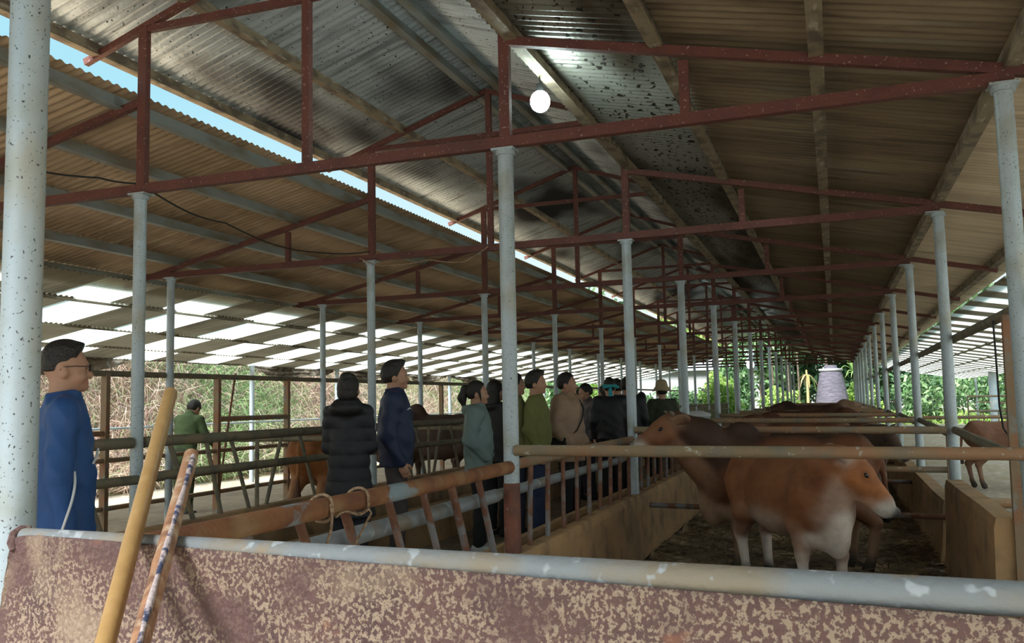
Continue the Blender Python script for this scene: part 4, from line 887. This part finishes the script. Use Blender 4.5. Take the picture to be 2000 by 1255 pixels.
bl = [(-9.6, 45, 1.7, (1.3, 1.0, .9), G1, 'leafy bush in front of the pale house, left one'), (-7.0, 45, 1.7, (1.3, 1.0, .9), G1, 'leafy bush in front of the pale house, middle one'), (-5.2, 44.5, 2.3, (.9, 1.0, 1.3), G3, 'bright green bush by the far middle posts'),
      (-4.7, 47, 4.0, (.8, .8, 2.2), G1, 'tall green climber behind the distant bulb'), (-2.6, 48, 1.6, (1.0, .8, .9), G3, 'low yellow-green bush left of the banana plant'), (1.3, 50, 1.8, (.9, .8, 1.0), G3, 'low yellow-green bush right of the grey tower'),
      (4.3, 46, 2.4, (1.6, 1.2, 1.3), G1, 'rounded bush behind the right lean-to'), (7.0, 44, 2.6, (1.8, 1.2, 1.4), G1, 'spreading bush behind the right yard fence'), (-12.3, 44, 3.2, (1.5, 1.5, 1.8), G3, 'yellow-green bush at the foot of the left bank'),
      (-11.2, 38, 2.2, (1.0, 1.2, 1.5), G1, 'green bush beside the outer left posts')]
for a in bl: tree(a[0], a[1], a[2], a[3], a[4], a[5], n=1500, size=.17, cz=a[2]/2+.1, tr=.03, name='bush', cat='bush')
# ground cover beyond the yard
n = 9000; x = RNG.uniform(-16, 22, n); y = RNG.uniform(44, 58, n)
x2 = RNG.uniform(5.6, 20, n//2); y2 = RNG.uniform(22, 44, n//2); x = np.concatenate([x, x2]); y = np.concatenate([y, y2]); n = len(x)
D1 = RNG.normal(0, .12, (n, 3)); D1[:, 2] = RNG.uniform(.1, .45, n); D2 = D1*.7; D2[:, 2] *= .4
o = strips('grass', np.stack([x, y, np.full(n, -.03)], 1), D1, D2, RNG.uniform(.02, .05, n), np.array(G3)[RNG.integers(0, 3, n)], M['blade']); tag(o, 'bright green grass and weeds beyond the end of the shed', 'grass', None, 'stuff')
# grey tower
t = empty('grey_tower', (-.12, 48.5, 0)); prof = [(0, 1.02), (.5, 1.0), (1.2, .90), (1.8, .80), (2.3, .68), (2.62, .60)]
b = MB(); b.tube([(0, 0, z) for z, r in prof], [r*.86 for z, r in prof], 28); b.build('shaft', M['tower'], t)
b = MB(); b.tube([(0, 0, 2.60), (0, 0, 2.66), (0, 0, 2.72)], [.56, .60, .58], 28); b.build('rim', M['pale'], t)
b = MB(); b.tube([(0, 0, 2.72), (0, 0, 2.9)], [.34, .30], 20); b.build('cap', M['tower'], t)
tag(t, 'tapered grey banded tower with a pale rim beyond the shed', 'tower')
# banana and maize-like plants
def blades(x, y, h, label, cols, name, cat, n=14, up=1.0, L0=1.2, w=.07):
    t = empty(name, (x, y, 0)); b = MB(); b.tube([(0, 0, 0), (.03, 0, h*.5), (0, .02, h*.75)], [.09, .075, .045], 10); b.build('stem', M['stemy'], t)
    for k in range(n):
        a = 2*math.pi*k/n+x; L_ = L0*random.uniform(.7, 1.1); vs = []; m_ = 8; ca, sa = math.cos(a), math.sin(a); rise = up*random.uniform(.6, 1.1)
        for i in range(m_+1):
            u = i/m_; r0 = L_*u*.6; z = h*.68+L_*(rise*u-1.1*u*u*random.uniform(.9, 1.05)); ww = w*math.sin(math.pi*min(.98, u*.85+.12))
            vs += [(r0*ca-ww*sa, r0*sa+ww*ca, z-.02), (r0*ca, r0*sa, z), (r0*ca+ww*sa, r0*sa-ww*ca, z-.02)]
        fs = [f for i in range(m_) for f in ((3*i, 3*i+1, 3*i+4, 3*i+3), (3*i+1, 3*i+2, 3*i+5, 3*i+4))]
        b = MB(); b.add(vs, fs, True); b.build('leaf', M[cols[k % len(cols)]], t)
    return tag(t, label, cat)
M['stemy'] = mat('plant_stem', (.34, .30, .14), .7, 0, [((.45, .25, .08), 3, .5, .6)])
M['lf_g'] = mat('fresh_leaf', (.26, .42, .12), .5, trans=.35); M['lf_y'] = mat('yellow_leaf', (.38, .27, .09), .6, trans=.3); M['lf_d'] = mat('dry_leaf', (.40, .28, .16), .8, trans=.2)
blades(-1.30, 48.5, 3.6, 'banana plant with yellow and dry leaves left of the grey tower', ('lf_y', 'lf_d', 'lf_g', 'lf_d'), 'banana_plant', 'plant', 6, .35, 1.1, .07)
blades(1.12, 49.0, 3.2, 'spiky green plant just right of the grey tower', ('lf_g',), 'spiky_plant', 'plant', 22, 1.9, 1.5, .05)
for i, xx in enumerate((-3.3, -2.45, -1.9)):
    b = MB(); b.tube([(xx, 53, 0), (xx+.05, 53, 2.2), (xx, 53, 4.6)], [.07, .06, .04], 8); tag(b.build('bare_tree', M['bark']), 'thin pale bare trunk in the shade left of the banana plant, %s' % ['leftmost', 'middle', 'rightmost'][i], 'tree')
# pale house
t = empty('house', (-7.5, 50.5, 0)); t.scale = (.85, .8, .92)
b = MB(); b.box((0, 0, 1.6), (7.4, 4, 3.2)); b.build('walls', M['pale'], t)
b = MB(); b.add([(-4.1, -2.5, 3.1), (4.1, -2.5, 3.1), (4.1, 2.5, 3.1), (-4.1, 2.5, 3.1), (-4.1, 0, 4.3), (4.1, 0, 4.3)], [(0, 1, 5, 4), (2, 3, 4, 5), (0, 4, 3), (1, 2, 5), (0, 3, 2, 1)]); b.build('roof', M['tin'], t)
b = MB(); b.box((1.4, -2.03, 1.5), (1.0, .08, 1.1)); b.build('window', M['black'], t)
tag(t, 'pale rendered house behind the bushes at the far end', 'house')
t = empty('blue_building', (11.0, 36, 0)); b = MB(); b.box((0, 0, 1.5), (4.4, 4, 3.0)); b.build('walls', M['bluepost'], t)
b = MB(); b.box((0, 0, 3.06), (5.0, 4.6, .12)); b.build('roof', M['tin'], t); b = MB(); b.box((-1.2, -2.03, 1.9), (.9, .06, .5)); b.build('window', M['black'], t); tag(t, 'pale blue building beyond the right yard', 'building')
for i, (xx, yy) in enumerate(((5.6, 29.5), (6.6, 29.5), (7.9, 29.0), (4.9, 33))):
    b = MB(); b.tube([(xx, yy, 0), (xx, yy, 2.6)], .13, 14); tag(b.build('round_pillar', M['bluepost']), 'blue-white round pillar in the right yard, %s from the left' % ['second', 'third', 'fourth', 'first'][i], 'pillar')
# feed bin by the aisle and feed in the troughs
t = empty('feed_bin', (-2.35, 16.4, 0)); b = MB(); b.tube([(0, 0, 0), (0, 0, .55), (0, 0, 1.02)], [.20, .22, .23], 20); b.build('drum', M['galv'], t); b = MB(); b.tube([(0, 0, 1.02), (0, 0, 1.06), (0, 0, 1.12)], [.25, .25, .10], 20); b.build('lid', M['white'], t); tag(t, 'grey drum with a white lid at the end of the aisle', 'drum')
n = 3500
for nm, xa, xb, lab in (('fodder', -2.15, -1.78, 'chopped fodder lying in the middle trough'), ('fodder', -4.1, -3.85, 'chopped fodder lying in the left trough')):
    P0 = np.stack([RNG.uniform(xa, xb, n), RNG.uniform(2.8, 30, n), RNG.uniform(.02, .08, n)], 1); D1 = RNG.normal(0, .035, (n, 3)); D1[:, 2] = np.abs(D1[:, 2])*.6
    o = strips(nm, P0, D1, D1*.8, RNG.uniform(.003, .006, n), np.array([(.45, .33, .14), (.30, .20, .08), (.25, .28, .08)])[RNG.integers(0, 3, n)], M['blade']); tag(o, lab, 'fodder', None, 'stuff')
n = 9000; P0 = np.stack([RNG.uniform(-1.5, .75, n), RNG.uniform(4.5, 16, n), RNG.uniform(-.005, .05, n)], 1); D1 = RNG.normal(0, .04, (n, 3)); D1[:, 2] = np.abs(D1[:, 2])*.4
o = strips('straw_litter', P0, D1, D1*.8, RNG.uniform(.003, .006, n), np.array([(.30, .21, .11), (.16, .11, .06), (.22, .16, .09)])[RNG.integers(0, 3, n)], M['blade']); tag(o, 'trampled straw litter on the mud of the cow pens', 'straw', None, 'stuff')
bpy.context.view_layer.update()
